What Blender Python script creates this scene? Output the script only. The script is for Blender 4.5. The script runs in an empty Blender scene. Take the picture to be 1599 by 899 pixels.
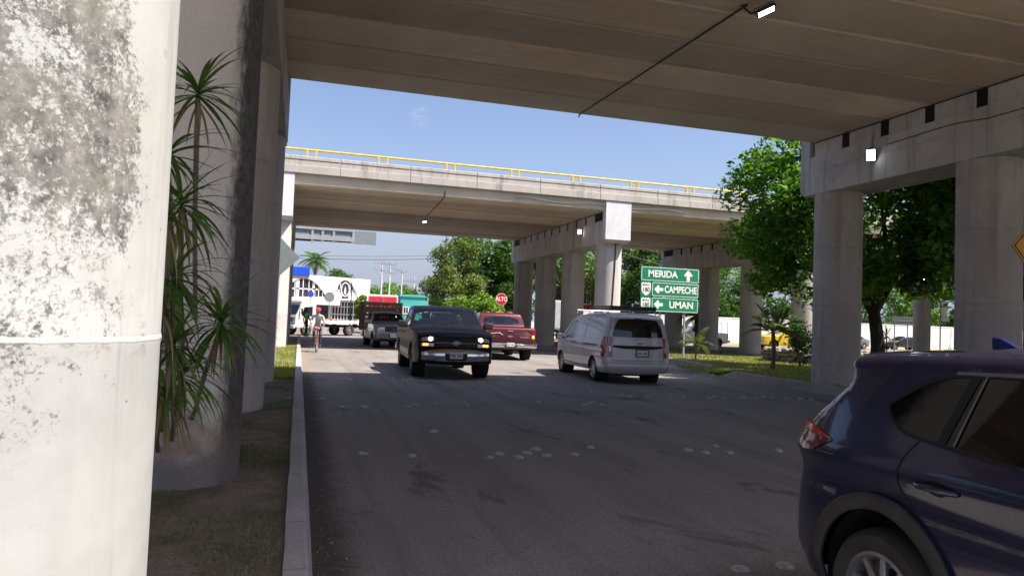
import bpy, bmesh, math, random
import numpy as np
from mathutils import Vector, Matrix
from mathutils.geometry import delaunay_2d_cdt

S = bpy.context.scene
COL = S.collection
rnd = random.Random(7)
rad = math.radians

# ---------------------------------------------------------------- camera, sky, sun, exposure
F, CX, CY, CAMZ = 1140.0, 799.5, 449.5, 1.62
_v1 = np.array([467 - CX, 486 - CY, F]); _v1 /= np.linalg.norm(_v1)
_v2 = np.array([4720 - CX, 650 - CY, F]); _v2 -= _v1 * (_v2 @ _v1); _v2 /= np.linalg.norm(_v2)
_dn = np.cross(_v1, _v2)
if _dn[1] < 0: _dn = -_dn
RM = np.stack([_v2, _v1, -_dn], 1)
CAM0 = np.array([0, 0, CAMZ])
cam = bpy.data.cameras.new("camera"); camo = bpy.data.objects.new("camera", cam); COL.objects.link(camo)
cam.sensor_width = 36; cam.sensor_fit = 'HORIZONTAL'; cam.lens = F / 1599 * 36
cam.clip_start = 0.05; cam.clip_end = 3000
camo.matrix_world = Matrix([[RM[0][0], -RM[1][0], -RM[2][0], 0], [RM[0][1], -RM[1][1], -RM[2][1], 0],
                            [RM[0][2], -RM[1][2], -RM[2][2], CAMZ], [0, 0, 0, 1]])
S.camera = camo
SUN = Vector((0.57, -0.42, 1.0)).normalized()          # towards the sun
W = bpy.data.worlds.new("World"); S.world = W; W.use_nodes = True
wn = W.node_tree; bg = wn.nodes['Background']
sky = wn.nodes.new('ShaderNodeTexSky'); sky.sky_type = 'NISHITA'; sky.sun_disc = False
sky.sun_elevation = math.asin(SUN.z); sky.sun_rotation = math.atan2(SUN.x, SUN.y)
sky.air_density = 1.0; sky.dust_density = 2.2; sky.ozone_density = 1.6; sky.altitude = 0
bg.inputs['Strength'].default_value = 0.080
_tc = wn.nodes.new('ShaderNodeTexCoord'); _sx = wn.nodes.new('ShaderNodeSeparateXYZ'); wn.links.new(_tc.outputs['Generated'], _sx.inputs[0])
_mr = wn.nodes.new('ShaderNodeMapRange'); _mr.interpolation_type = 'SMOOTHSTEP'; wn.links.new(_sx.outputs[2], _mr.inputs[0]); _mr.inputs[1].default_value = -.02; _mr.inputs[2].default_value = .24
_mx = wn.nodes.new('ShaderNodeMix'); _mx.data_type = 'RGBA'; wn.links.new(_mr.outputs[0], _mx.inputs[0]); _mx.inputs[6].default_value = (2.5, 2.8, 3.6, 1)   # pale horizon haze
_tn = wn.nodes.new('ShaderNodeMix'); _tn.data_type = 'RGBA'; _tn.blend_type = 'MULTIPLY'; _tn.inputs[0].default_value = 1; wn.links.new(sky.outputs[0], _tn.inputs[6]); _tn.inputs[7].default_value = (1.0, .965, 1.04, 1)
wn.links.new(_tn.outputs[2], _mx.inputs[7]); # one small faint wisp of cloud in the sky, ahead and a little to the left of the road's far end
_cd = wn.nodes.new('ShaderNodeVectorMath'); _cd.operation = 'DOT_PRODUCT'; wn.links.new(_tc.outputs['Generated'], _cd.inputs[0]); _cd.inputs[1].default_value = tuple(Vector(RM.T @ np.array([655 - CX, 182 - CY, F])).normalized())
_cm = wn.nodes.new('ShaderNodeMapRange'); _cm.interpolation_type = 'SMOOTHSTEP'; wn.links.new(_cd.outputs['Value'], _cm.inputs[0]); _cm.inputs[1].default_value = math.cos(rad(1.0)); _cm.inputs[2].default_value = math.cos(rad(.2))
_cs = wn.nodes.new('ShaderNodeMapping'); _cs.inputs['Scale'].default_value = (1, 1, 2.2); wn.links.new(_tc.outputs['Generated'], _cs.inputs[0])
_cn = wn.nodes.new('ShaderNodeTexNoise'); _cn.inputs['Scale'].default_value = 55; _cn.inputs['Detail'].default_value = 6; wn.links.new(_cs.outputs[0], _cn.inputs['Vector'])
_ct = wn.nodes.new('ShaderNodeMath'); _ct.operation = 'MULTIPLY'; wn.links.new(_cm.outputs[0], _ct.inputs[0])
_cr = wn.nodes.new('ShaderNodeMapRange'); wn.links.new(_cn.outputs[0], _cr.inputs[0]); _cr.inputs[1].default_value = .46; _cr.inputs[2].default_value = .66; _cr.inputs[4].default_value = .42; wn.links.new(_cr.outputs[0], _ct.inputs[1])
_cx = wn.nodes.new('ShaderNodeMix'); _cx.data_type = 'RGBA'; wn.links.new(_ct.outputs[0], _cx.inputs[0]); wn.links.new(_mx.outputs[2], _cx.inputs[6]); _cx.inputs[7].default_value = (3.6, 3.8, 4.4, 1)
wn.links.new(_cx.outputs[2], bg.inputs['Color'])
sl = bpy.data.lights.new("sun", 'SUN'); sl.energy = 4.6; sl.angle = rad(0.53); sl.color = (1.0, 0.93, 0.84)
slo = bpy.data.objects.new("sun", sl); COL.objects.link(slo)
slo.rotation_euler = SUN.to_track_quat('Z', 'Y').to_euler(); slo.location = (20, -20, 60)
S.view_settings.view_transform = 'Standard'; S.view_settings.look = 'None'
S.view_settings.exposure = 1.25; S.view_settings.gamma = 1.0; S.view_settings.use_curve_mapping = False
S.cycles.max_bounces = 10; S.cycles.diffuse_bounces = 8; S.cycles.transparent_max_bounces = 12
S.cycles.use_denoising = True

def ray(px, py): return RM.T @ np.array([px - CX, py - CY, F])
def gp(px, py, z=0.0):
    d = ray(px, py); t = (z - CAMZ) / d[2]; p = CAM0 + t * d; return Vector(p)
def atY(px, py, Y):
    d = ray(px, py); return Vector(CAM0 + Y / d[1] * d)
def atD(px, py, D):                        # point at optical depth D
    d = ray(px, py) / F; return Vector(CAM0 + d * D)

# ---------------------------------------------------------------- object helpers
def tag(o, label=None, cat=None, group=None, kind=None):
    if label: o['label'] = label
    if cat: o['category'] = cat
    if group: o['group'] = group
    if kind: o['kind'] = kind
    return o
def empty(name, label, cat, loc=(0, 0, 0), rz=0.0, group=None):
    o = bpy.data.objects.new(name, None); COL.objects.link(o); o.empty_display_size = .2
    o.location = loc; o.rotation_euler = (0, 0, rz)
    return tag(o, label, cat, group)
def sub(name, parent, loc=(0, 0, 0), rot=(0, 0, 0)):
    o = bpy.data.objects.new(name, None); COL.objects.link(o); o.parent = parent
    o.location = loc; o.rotation_euler = rot; o.empty_display_size = .1
    return o
def kids(o): return [c for c in bpy.data.objects if c.parent == o]
def copy_tree(o, parent=None):
    c = o.copy(); COL.objects.link(c); c.parent = parent
    for ch in kids(o): copy_tree(ch, c)
    return c
def link_mesh(name, me, mat, parent=None):
    o = bpy.data.objects.new(name, me); COL.objects.link(o)
    if mat is not None and len(me.materials) == 0: me.materials.append(mat)
    if parent is not None: o.parent = parent
    return o
def pymesh(name, verts, faces, mat, parent=None, smooth=None):
    me = bpy.data.meshes.new(name); me.from_pydata([tuple(v) for v in verts], [], [tuple(f) for f in faces]); me.update()
    if smooth is not None:
        me.polygons.foreach_set('use_smooth', [True] * len(me.polygons))
        me.set_sharp_from_angle(angle=rad(smooth))
    return link_mesh(name, me, mat, parent)

class B:
    """collects shapes of one part into one bmesh"""
    def __init__(s): s.bm = bmesh.new()
    def box(s, c, d, rot=None, bev=0.0, seg=1, taper=None):
        g = bmesh.ops.create_cube(s.bm, size=1.0); vs = g['verts']
        for v in vs:
            v.co = Vector((v.co.x * d[0], v.co.y * d[1], v.co.z * d[2]))
            if taper and v.co.z > 0: v.co.x *= taper[0]; v.co.y *= taper[1]
        if bev > 0:
            es = list({e for v in vs for e in v.link_edges})
            r = bmesh.ops.bevel(s.bm, geom=es, offset=bev, segments=seg, affect='EDGES', profile=.6)
            vs = list({v for f in r['faces'] for v in f.verts} | {v for v in vs if v.is_valid})
        M = Matrix.Translation(Vector(c)) @ (rot.to_4x4() if rot is not None else Matrix.Identity(4))
        for v in vs: v.co = M @ v.co
        return s
    def cyl(s, p0, p1, r0, r1=None, seg=16, cap=True):
        p0 = Vector(p0); p1 = Vector(p1); r1 = r0 if r1 is None else r1
        d = (p1 - p0); q = d.to_track_quat('Z', 'Y').to_matrix()
        a = []; b = []
        for i in range(seg):
            t = 2 * math.pi * i / seg; u = Vector((math.cos(t), math.sin(t), 0))
            a.append(s.bm.verts.new(p0 + q @ (u * r0))); b.append(s.bm.verts.new(p1 + q @ (u * r1)))
        for i in range(seg):
            j = (i + 1) % seg; s.bm.faces.new((a[i], a[j], b[j], b[i]))
        if cap: s.bm.faces.new(a[::-1]); s.bm.faces.new(b)
        return s
    def tube(s, pts, r, seg=8):
        pts = [Vector(p) for p in pts]; n = len(pts); rs = r if isinstance(r, (list, tuple)) else [r] * n
        rings = []; up = None
        for i, p in enumerate(pts):
            t = (pts[min(i + 1, n - 1)] - pts[max(i - 1, 0)]).normalized()
            if up is None:
                up = t.orthogonal().normalized()
            up = (up - t * up.dot(t)).normalized(); w = t.cross(up)
            rings.append([s.bm.verts.new(p + (up * math.cos(2 * math.pi * k / seg) + w * math.sin(2 * math.pi * k / seg)) * rs[i]) for k in range(seg)])
        for a, b in zip(rings, rings[1:]):
            for k in range(seg):
                j = (k + 1) % seg; s.bm.faces.new((a[k], a[j], b[j], b[k]))
        s.bm.faces.new(rings[0][::-1]); s.bm.faces.new(rings[-1])
        return s
    def lathe(s, prof, M=None, seg=32, closed=False):
        """prof: list of (r, h); axis local z"""
        M = M or Matrix.Identity(4); rings = []
        for r, h in prof:
            rings.append([s.bm.verts.new(M @ Vector((r * math.cos(2 * math.pi * k / seg), r * math.sin(2 * math.pi * k / seg), h))) for k in range(seg)])
        prs = list(zip(rings, rings[1:])) + ([(rings[-1], rings[0])] if closed else [])
        for a, b in prs:
            for k in range(seg):
                j = (k + 1) % seg
                try: s.bm.faces.new((a[k], a[j], b[j], b[k]))
                except ValueError: pass
        return s
    def prism(s, poly, M, t):
        """2-D outline extruded from local z=0 to z=t under matrix M"""
        a = [s.bm.verts.new(M @ Vector((p[0], p[1], 0))) for p in poly]; b = [s.bm.verts.new(M @ Vector((p[0], p[1], t))) for p in poly]
        n = len(poly)
        s.bm.faces.new(a[::-1]); s.bm.faces.new(b)
        for i in range(n):
            j = (i + 1) % n; s.bm.faces.new((a[i], a[j], b[j], b[i]))
        return s
    def done(s, name, mat, parent=None, smooth=35, tri=False):
        bmesh.ops.recalc_face_normals(s.bm, faces=s.bm.faces)
        if tri: bmesh.ops.triangulate(s.bm, faces=s.bm.faces)
        me = bpy.data.meshes.new(name); s.bm.to_mesh(me); s.bm.free()
        if smooth:
            me.polygons.foreach_set('use_smooth', [True] * len(me.polygons)); me.set_sharp_from_angle(angle=rad(smooth))
        return link_mesh(name, me, mat, parent)

def frame(o, x, y):                         # matrix with local x,y axes in world, z = x × y
    x = Vector(x).normalized(); y = Vector(y).normalized(); z = x.cross(y)
    return Matrix(((x.x, y.x, z.x, o[0]), (x.y, y.y, z.y, o[1]), (x.z, y.z, z.z, o[2]), (0, 0, 0, 1)))

def text_obj(name, txt, size, mat, parent, M, ext=.003, sx=1.0, align='CENTER'):
    c = bpy.data.curves.new(name, 'FONT'); c.body = txt; c.size = size; c.extrude = ext; c.align_x = align; c.align_y = 'CENTER'
    c.offset = size * .022
    t = bpy.data.objects.new(name, c); COL.objects.link(t)
    dg = bpy.context.evaluated_depsgraph_get(); me = bpy.data.meshes.new_from_object(t.evaluated_get(dg))
    bpy.data.objects.remove(t); bpy.data.curves.remove(c)
    me.transform(M @ Matrix.Scale(sx, 4, Vector((1, 0, 0)))); me.materials.clear()
    return link_mesh(name, me, mat, parent)

# ---------------------------------------------------------------- material helpers
class G:
    def __init__(s, name):
        s.m = bpy.data.materials.new(name); s.m.use_nodes = True; s.t = s.m.node_tree; s.b = s.t.nodes['Principled BSDF']; s.out = s.t.nodes['Material Output']
    def n(s, t, **k):
        x = s.t.nodes.new(t)
        for a, b in k.items(): setattr(x, a, b)
        return x
    def set(s, sock, v):
        if isinstance(v, bpy.types.NodeSocket): s.t.links.new(v, sock)
        else:
            if isinstance(v, (tuple, list)) and len(v) == 3 and sock.type == 'RGBA': v = (*v, 1)
            sock.default_value = v
    def co(s, k='Object'): return s.n('ShaderNodeTexCoord').outputs[k]
    def scale(s, v, sc, loc=(0, 0, 0)):
        x = s.n('ShaderNodeMapping'); s.set(x.inputs['Vector'], v); x.inputs['Scale'].default_value = sc; x.inputs['Location'].default_value = loc; return x.outputs[0]
    def noise(s, v, sc, det=6, ro=.6, dist=0.0):
        x = s.n('ShaderNodeTexNoise'); s.set(x.inputs['Vector'], v); x.inputs['Scale'].default_value = sc; x.inputs['Detail'].default_value = det
        x.inputs['Roughness'].default_value = ro; x.inputs['Distortion'].default_value = dist; return x.outputs[0]
    def voro(s, v, sc, feat='F1', out='Distance'):
        x = s.n('ShaderNodeTexVoronoi', feature=feat); s.set(x.inputs['Vector'], v); x.inputs['Scale'].default_value = sc; return x.outputs[out]
    def ramp(s, f, a, b, c0=(0, 0, 0), c1=(1, 1, 1)):
        x = s.n('ShaderNodeValToRGB'); s.set(x.inputs[0], f); e = x.color_ramp.elements
        e[0].position = a; e[1].position = b; e[0].color = (*c0, 1); e[1].color = (*c1, 1); return x.outputs[0]
    def mix(s, f, a, b, mode='MIX'):
        x = s.n('ShaderNodeMix', data_type='RGBA', blend_type=mode); s.set(x.inputs[0], f); s.set(x.inputs[6], a); s.set(x.inputs[7], b); return x.outputs[2]
    def mth(s, op, a, b=0.0, clamp=False):
        x = s.n('ShaderNodeMath', operation=op, use_clamp=clamp); s.set(x.inputs[0], a); s.set(x.inputs[1], b); return x.outputs[0]
    def mr(s, v, a, b, c=0.0, d=1.0):
        x = s.n('ShaderNodeMapRange', interpolation_type='SMOOTHSTEP'); s.set(x.inputs[0], v)
        for i, q in enumerate((a, b, c, d)): x.inputs[i + 1].default_value = q
        return x.outputs[0]
    def xyz(s, v):
        x = s.n('ShaderNodeSeparateXYZ'); s.set(x.inputs[0], v); return x.outputs
    def rand(s): return s.n('ShaderNodeObjectInfo').outputs['Random']
    def bump(s, h, st=.3, d=.02):
        x = s.n('ShaderNodeBump'); s.set(x.inputs['Height'], h); x.inputs['Strength'].default_value = st; x.inputs['Distance'].default_value = d
        s.t.links.new(x.outputs[0], s.b.inputs['Normal']); return x
    def fin(s, col=None, rough=.8, metal=0.0, spec=.4, coat=0.0, emit=None, es=0.0):
        if col is not None: s.set(s.b.inputs['Base Color'], col)
        s.set(s.b.inputs['Roughness'], rough); s.b.inputs['Metallic'].default_value = metal
        s.set(s.b.inputs['Specular IOR Level'], spec); s.b.inputs['Coat Weight'].default_value = coat; s.b.inputs['Coat Roughness'].default_value = .04
        if emit: s.b.inputs['Emission Color'].default_value = (*emit, 1); s.b.inputs['Emission Strength'].default_value = es
        return s.m

def concrete(name, base, dark=None, streak=.35, stain=.5, rough=.88, fine=.12, objvar=0.0, warm=None, lines=None, joints=None):
    g = G(name); v = g.co(); dark = dark or tuple(c * .35 for c in base)
    a = g.noise(v, .7, 8, .62); c = g.mix(g.ramp(a, .3, .72), tuple(x * .82 for x in base), tuple(min(1, x * 1.1) for x in base))
    if warm:
        ls = g.noise(g.scale(v, (.10, 3.5, 3.5)), 2.2, 8, .7); c = g.mix(g.mth('MULTIPLY', g.ramp(ls, .45, .72), .42), c, tuple(x * .5 for x in base)); ws = g.ramp(g.noise(g.scale(v, (.35, .9, 1), (4, 1, 0)), 1.0, 9, .72, .5), .56, .70); c = g.mix(g.mth('MULTIPLY', ws, .30), c, tuple(min(.8, x * 1.25) for x in base))
        c = g.mix(g.ramp(g.noise(g.scale(v, (.35, 1, 1), (9, 3, 0)), .8, 5), .5, .75), c, warm)
    st = g.ramp(g.noise(g.scale(v, (2.2, 2.2, .12)), 1.6, 6, .65), .52, .78); c = g.mix(g.mth('MULTIPLY', st, streak), c, dark)
    sp = g.ramp(g.noise(v, 2.3, 10, .72, .4), .58, .75); c = g.mix(g.mth('MULTIPLY', sp, stain), c, dark)
    if lines or joints:
        q = g.xyz(v)[2 if lines else 1]; per = lines or joints
        fr = g.mth('FRACT', g.mth('DIVIDE', g.mth('ADD', q, g.mth('MULTIPLY', g.noise(v, 5, 4, .7), .02)), per)); dd = g.mth('ABSOLUTE', g.mth('SUBTRACT', fr, .5))
        c = g.mix(g.mth('MULTIPLY', g.mr(dd, .007 / per, .002 / per), .32 if lines else .85), c, dark)
        if lines:
            c = g.mix(g.mth('MULTIPLY', g.mr(dd, .09 / per, .0), g.mth('MULTIPLY', g.ramp(g.noise(g.scale(v, (1, 1, 3)), 1.7, 6, .7), .5, .62), .38)), c, dark)
            blot = g.ramp(g.noise(v, .9, 5, .6, .8), .58, .66); c = g.mix(g.mth('MULTIPLY', blot, .28), c, tuple(x * .55 for x in base)); pal = g.ramp(g.noise(g.scale(v, (1, 1, .35), (5, 2, 8)), 1.1, 6, .65), .56, .66); c = g.mix(g.mth('MULTIPLY', pal, .3), c, tuple(min(.8, x * 1.45) for x in base))
    f = g.noise(v, 45, 4, .7); c = g.mix(fine, c, g.ramp(f, .25, .8), 'OVERLAY')
    if objvar: c = g.mix(1.0, c, g.mix(g.rand(), (1 - objvar,) * 3, (1 + objvar * .6, 1 + objvar * .5, 1 + objvar * .35)), 'MULTIPLY')
    g.bump(g.mth('ADD', g.mth('MULTIPLY', f, .25), g.noise(v, 7, 8, .7)), .22, .02)
    return g.fin(c, rough, spec=.25)
def plain(name, col, rough=.5, metal=0.0, var=.12, sc=6, spec=.4, coat=0.0, dirt=0.0, emit=None, es=0.0):
    g = G(name); v = g.co(); a = g.noise(v, sc, 6, .6)
    c = g.mix(g.ramp(a, .3, .7), tuple(x * (1 - var) for x in col), tuple(min(1, x * (1 + var)) for x in col))
    if dirt: c = g.mix(g.mth('MULTIPLY', g.ramp(g.noise(v, 2.1, 9, .7), .45, .75), dirt), c, (.16, .13, .10))
    return g.fin(c, rough, metal, spec, coat, emit, es)
def carpaint(name, col, metal=.0, rough=.32, dust=.25, coat=.85, spec=.5):
    g = G(name); v = g.co(); z = g.xyz(v)[2]
    low = g.mr(z, .75, .25); d = g.mth('MULTIPLY', g.mth('ADD', g.mth('MULTIPLY', low, .6), g.mth('MULTIPLY', g.ramp(g.noise(v, 1.7, 8, .7), .4, .8), .5)), dust, True)
    c = g.mix(d, col, (.22, .19, .16))
    r = g.mth('ADD', rough, g.mth('MULTIPLY', d, .5))
    return g.fin(c, r, metal, spec, coat=coat)
def glassy(name, tint=(.03, .035, .04), clear=.0):
    g = G(name)
    if clear <= 0: return g.fin(tint, .04, spec=.55)
    p = g.n('ShaderNodeBsdfTransparent'); p.inputs[0].default_value = (*tint, 1)
    gl = g.n('ShaderNodeBsdfGlossy'); gl.inputs['Roughness'].default_value = .03
    fr = g.n('ShaderNodeFresnel'); fr.inputs[0].default_value = 1.5
    mx = g.n('ShaderNodeMixShader'); g.t.links.new(g.mth('ADD', fr.outputs[0], .04), mx.inputs[0]); g.t.links.new(p.outputs[0], mx.inputs[1]); g.t.links.new(gl.outputs[0], mx.inputs[2])
    g.t.links.new(mx.outputs[0], g.out.inputs[0]); return g.m
def leafmat(name, a, b, trans=.35, sc=1.3):
    g = G(name); v = g.co(); n = g.noise(v, sc, 3, .7); isl = g.n('ShaderNodeNewGeometry').outputs['Random Per Island']
    c = g.mix(g.ramp(g.mth('ADD', g.mth('MULTIPLY', n, .6), g.mth('MULTIPLY', isl, .4)), .25, .7), a, b)
    g.set(g.b.inputs['Base Color'], c); g.b.inputs['Roughness'].default_value = .45; g.b.inputs['Specular IOR Level'].default_value = .35
    tr = g.n('ShaderNodeBsdfTranslucent'); g.t.links.new(g.mix(1, c, (1.5, 1.7, .5), 'MULTIPLY'), tr.inputs[0])
    mx = g.n('ShaderNodeMixShader'); mx.inputs[0].default_value = trans; g.t.links.new(g.b.outputs[0], mx.inputs[1]); g.t.links.new(tr.outputs[0], mx.inputs[2])
    g.t.links.new(mx.outputs[0], g.out.inputs[0]); return g.m
# ================================================================ materials of the setting
def road_mat():
    g = G('asphalt'); v = g.co(); X, Y, Z = g.xyz(v)
    a = g.noise(v, .22, 8, .6); b = g.noise(g.scale(v, (1, .18, 1)), 1.1, 7, .65); f = g.noise(v, 60, 3, .7)
    c = g.mix(g.ramp(a, .3, .7), (.195, .178, .163), (.25, .23, .212))
    c = g.mix(g.mth('MULTIPLY', g.ramp(b, .48, .72), .55), c, (.115, .104, .095))
    wl = g.noise(g.scale(v, (1, .05, 1), (3, 7, 0)), 1.4, 4, .5); c = g.mix(g.mth('MULTIPLY', g.ramp(wl, .45, .66), .45), c, (.28, .262, .24))
    tk = g.noise(g.scale(v, (1, .035, 1), (11, 3, 0)), 2.3, 5, .6); c = g.mix(g.mth('MULTIPLY', g.ramp(tk, .55, .68), .4), c, (.09, .083, .078))
    pt = g.voro(g.scale(v, (.22, .12, 1), (1, 2, 0)), 1.0, 'F1', 'Color'); c = g.mix(g.mth('MULTIPLY', g.ramp(pt, .3, .8), .14), c, (.075, .07, .066))
    st = g.ramp(g.noise(g.scale(v, (1, .45, 1)), 1.0, 10, .7, .6), .575, .65); c = g.mix(g.mth('MULTIPLY', st, .7), c, (.05, .046, .045))
    cr = g.voro(g.scale(g.mix(.15, v, g.n('ShaderNodeTexNoise').outputs[1]), (1, .6, 1)), .55, 'DISTANCE_TO_EDGE'); cm = g.mth('MULTIPLY', g.mr(cr, .012, .0), g.ramp(g.noise(v, .35, 3), .5, .62)); c = g.mix(g.mth('MULTIPLY', cm, .22), c, (.06, .055, .05))
    sp = g.ramp(g.noise(v, 22, 5, .7), .66, .74); c = g.mix(g.mth('MULTIPLY', sp, .4), c, (.36, .335, .30)); dk = g.ramp(g.noise(v, 16, 5, .75), .62, .70); c = g.mix(g.mth('MULTIPLY', dk, .45), c, (.07, .063, .058)); sm = g.ramp(g.noise(g.scale(v, (.5, 1.2, 1), (3, 9, 0)), .9, 6, .6), .60, .70); c = g.mix(g.mth('MULTIPLY', sm, .25), c, (.30, .27, .24))
    gut = g.mr(g.mth('ADD', X, g.mth('MULTIPLY', g.noise(v, 2.2, 8, .7), .35)), .72, .44); gut = g.mth('MULTIPLY', gut, g.mr(X, -.2, 0.0))
    dirt = g.mix(g.ramp(g.noise(v, 14, 6, .7), .35, .7), (.040, .031, .026), (.105, .083, .066)); gl = g.mr(Y, 21.5, 18.5)
    c = g.mix(g.mth('MULTIPLY', gut, .92), c, g.mix(gl, (.22, .18, .13), dirt))
    c = g.mix(.42, c, g.ramp(f, .3, .75), 'OVERLAY'); c = g.mix(.22, c, g.ramp(g.noise(v, 27, 3, .8), .3, .7), 'OVERLAY')
    g.bump(g.mth('ADD', f, g.mth('MULTIPLY', g.noise(v, 9, 5, .6), .6)), .6, .016)
    return g.fin(c, .86, spec=.3)
def soil_mat(name, grass=.5, gc=((.035, .06, .012), (.085, .11, .028)), dc=((.075, .056, .042), (.17, .135, .10))):
    g = G(name); v = g.co()
    d = g.mix(g.ramp(g.noise(v, 3.1, 9, .75), .3, .72), dc[0], dc[1])
    d = g.mix(g.mth('MULTIPLY', g.ramp(g.voro(v, 26), .0, .35, (1, 1, 1), (0, 0, 0)), .5), d, tuple(x * 1.5 for x in dc[1]))
    gr = g.mix(g.ramp(g.noise(v, 9, 7, .7), .3, .7), *gc)
    m = g.ramp(g.noise(v, .8, 8, .65, .4), .62 - grass * .3, .74 - grass * .3)
    c = g.mix(m, d, gr); f = g.noise(v, 38, 4, .7); c = g.mix(.35, c, g.ramp(f, .2, .8), 'OVERLAY')
    g.bump(g.mth('ADD', f, g.noise(v, 6, 6, .7)), .6, .03); return g.fin(c, .95, spec=.15)
M_road = road_mat()
M_soil = soil_mat('median_soil', .30, ((.045, .07, .015), (.10, .13, .035)), ((.13, .10, .078), (.30, .245, .185))); M_lawn = soil_mat('lawn', .62, ((.055, .075, .015), (.15, .16, .045)), ((.12, .095, .05), (.24, .19, .11)))
M_ground = soil_mat('far_ground', .15, ((.06, .09, .02), (.14, .17, .05)), ((.26, .23, .18), (.42, .38, .31)))
M_kerb = concrete('kerb_concrete', (.38, .365, .355), (.11, .10, .10), .25, .5, fine=.25, joints=.98)
M_kerb2 = concrete('old_kerb', (.30, .28, .25), (.05, .045, .045), .4, .95, fine=.22, joints=1.2)
M_col = concrete('column_concrete', (.40, .365, .34), (.11, .09, .085), .5, .3, lines=1.55)
M_colw = concrete('column_pale', (.47, .45, .42), (.2, .18, .17), .35, .2)
M_cap = concrete('cap_concrete', (.47, .455, .455), (.12, .10, .10), .8, .5, lines=.8)
M_capw = concrete('cap_white_paint', (.60, .60, .615), (.3, .28, .27), .25, .15)
M_gird = concrete('girder_concrete', (.60, .51, .425), (.2, .16, .13), .0, .25, objvar=.34, warm=(.56, .41, .26))
M_girdf = concrete('girder_cream', (.52, .46, .36), (.2, .17, .14), .0, .15, objvar=.05)
M_para = concrete('parapet_concrete', (.40, .375, .345), (.075, .07, .066), .85, .5)
M_yel = plain('yellow_paint', (.72, .44, .02), .45, var=.15, dirt=.15)
M_slotshade = plain('slot_shade_black', (.012, .011, .011), .9)  # black that paints the shade in the bearing slots
M_black = plain('black_plastic', (.018, .018, .02), .45, var=.2)
M_steel = plain('galvanised_steel', (.42, .43, .44), .45, .6, dirt=.2)
M_lamp = plain('lamp_lens', (.9, .95, 1), .3, emit=(.86, .95, 1), es=6)

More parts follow.
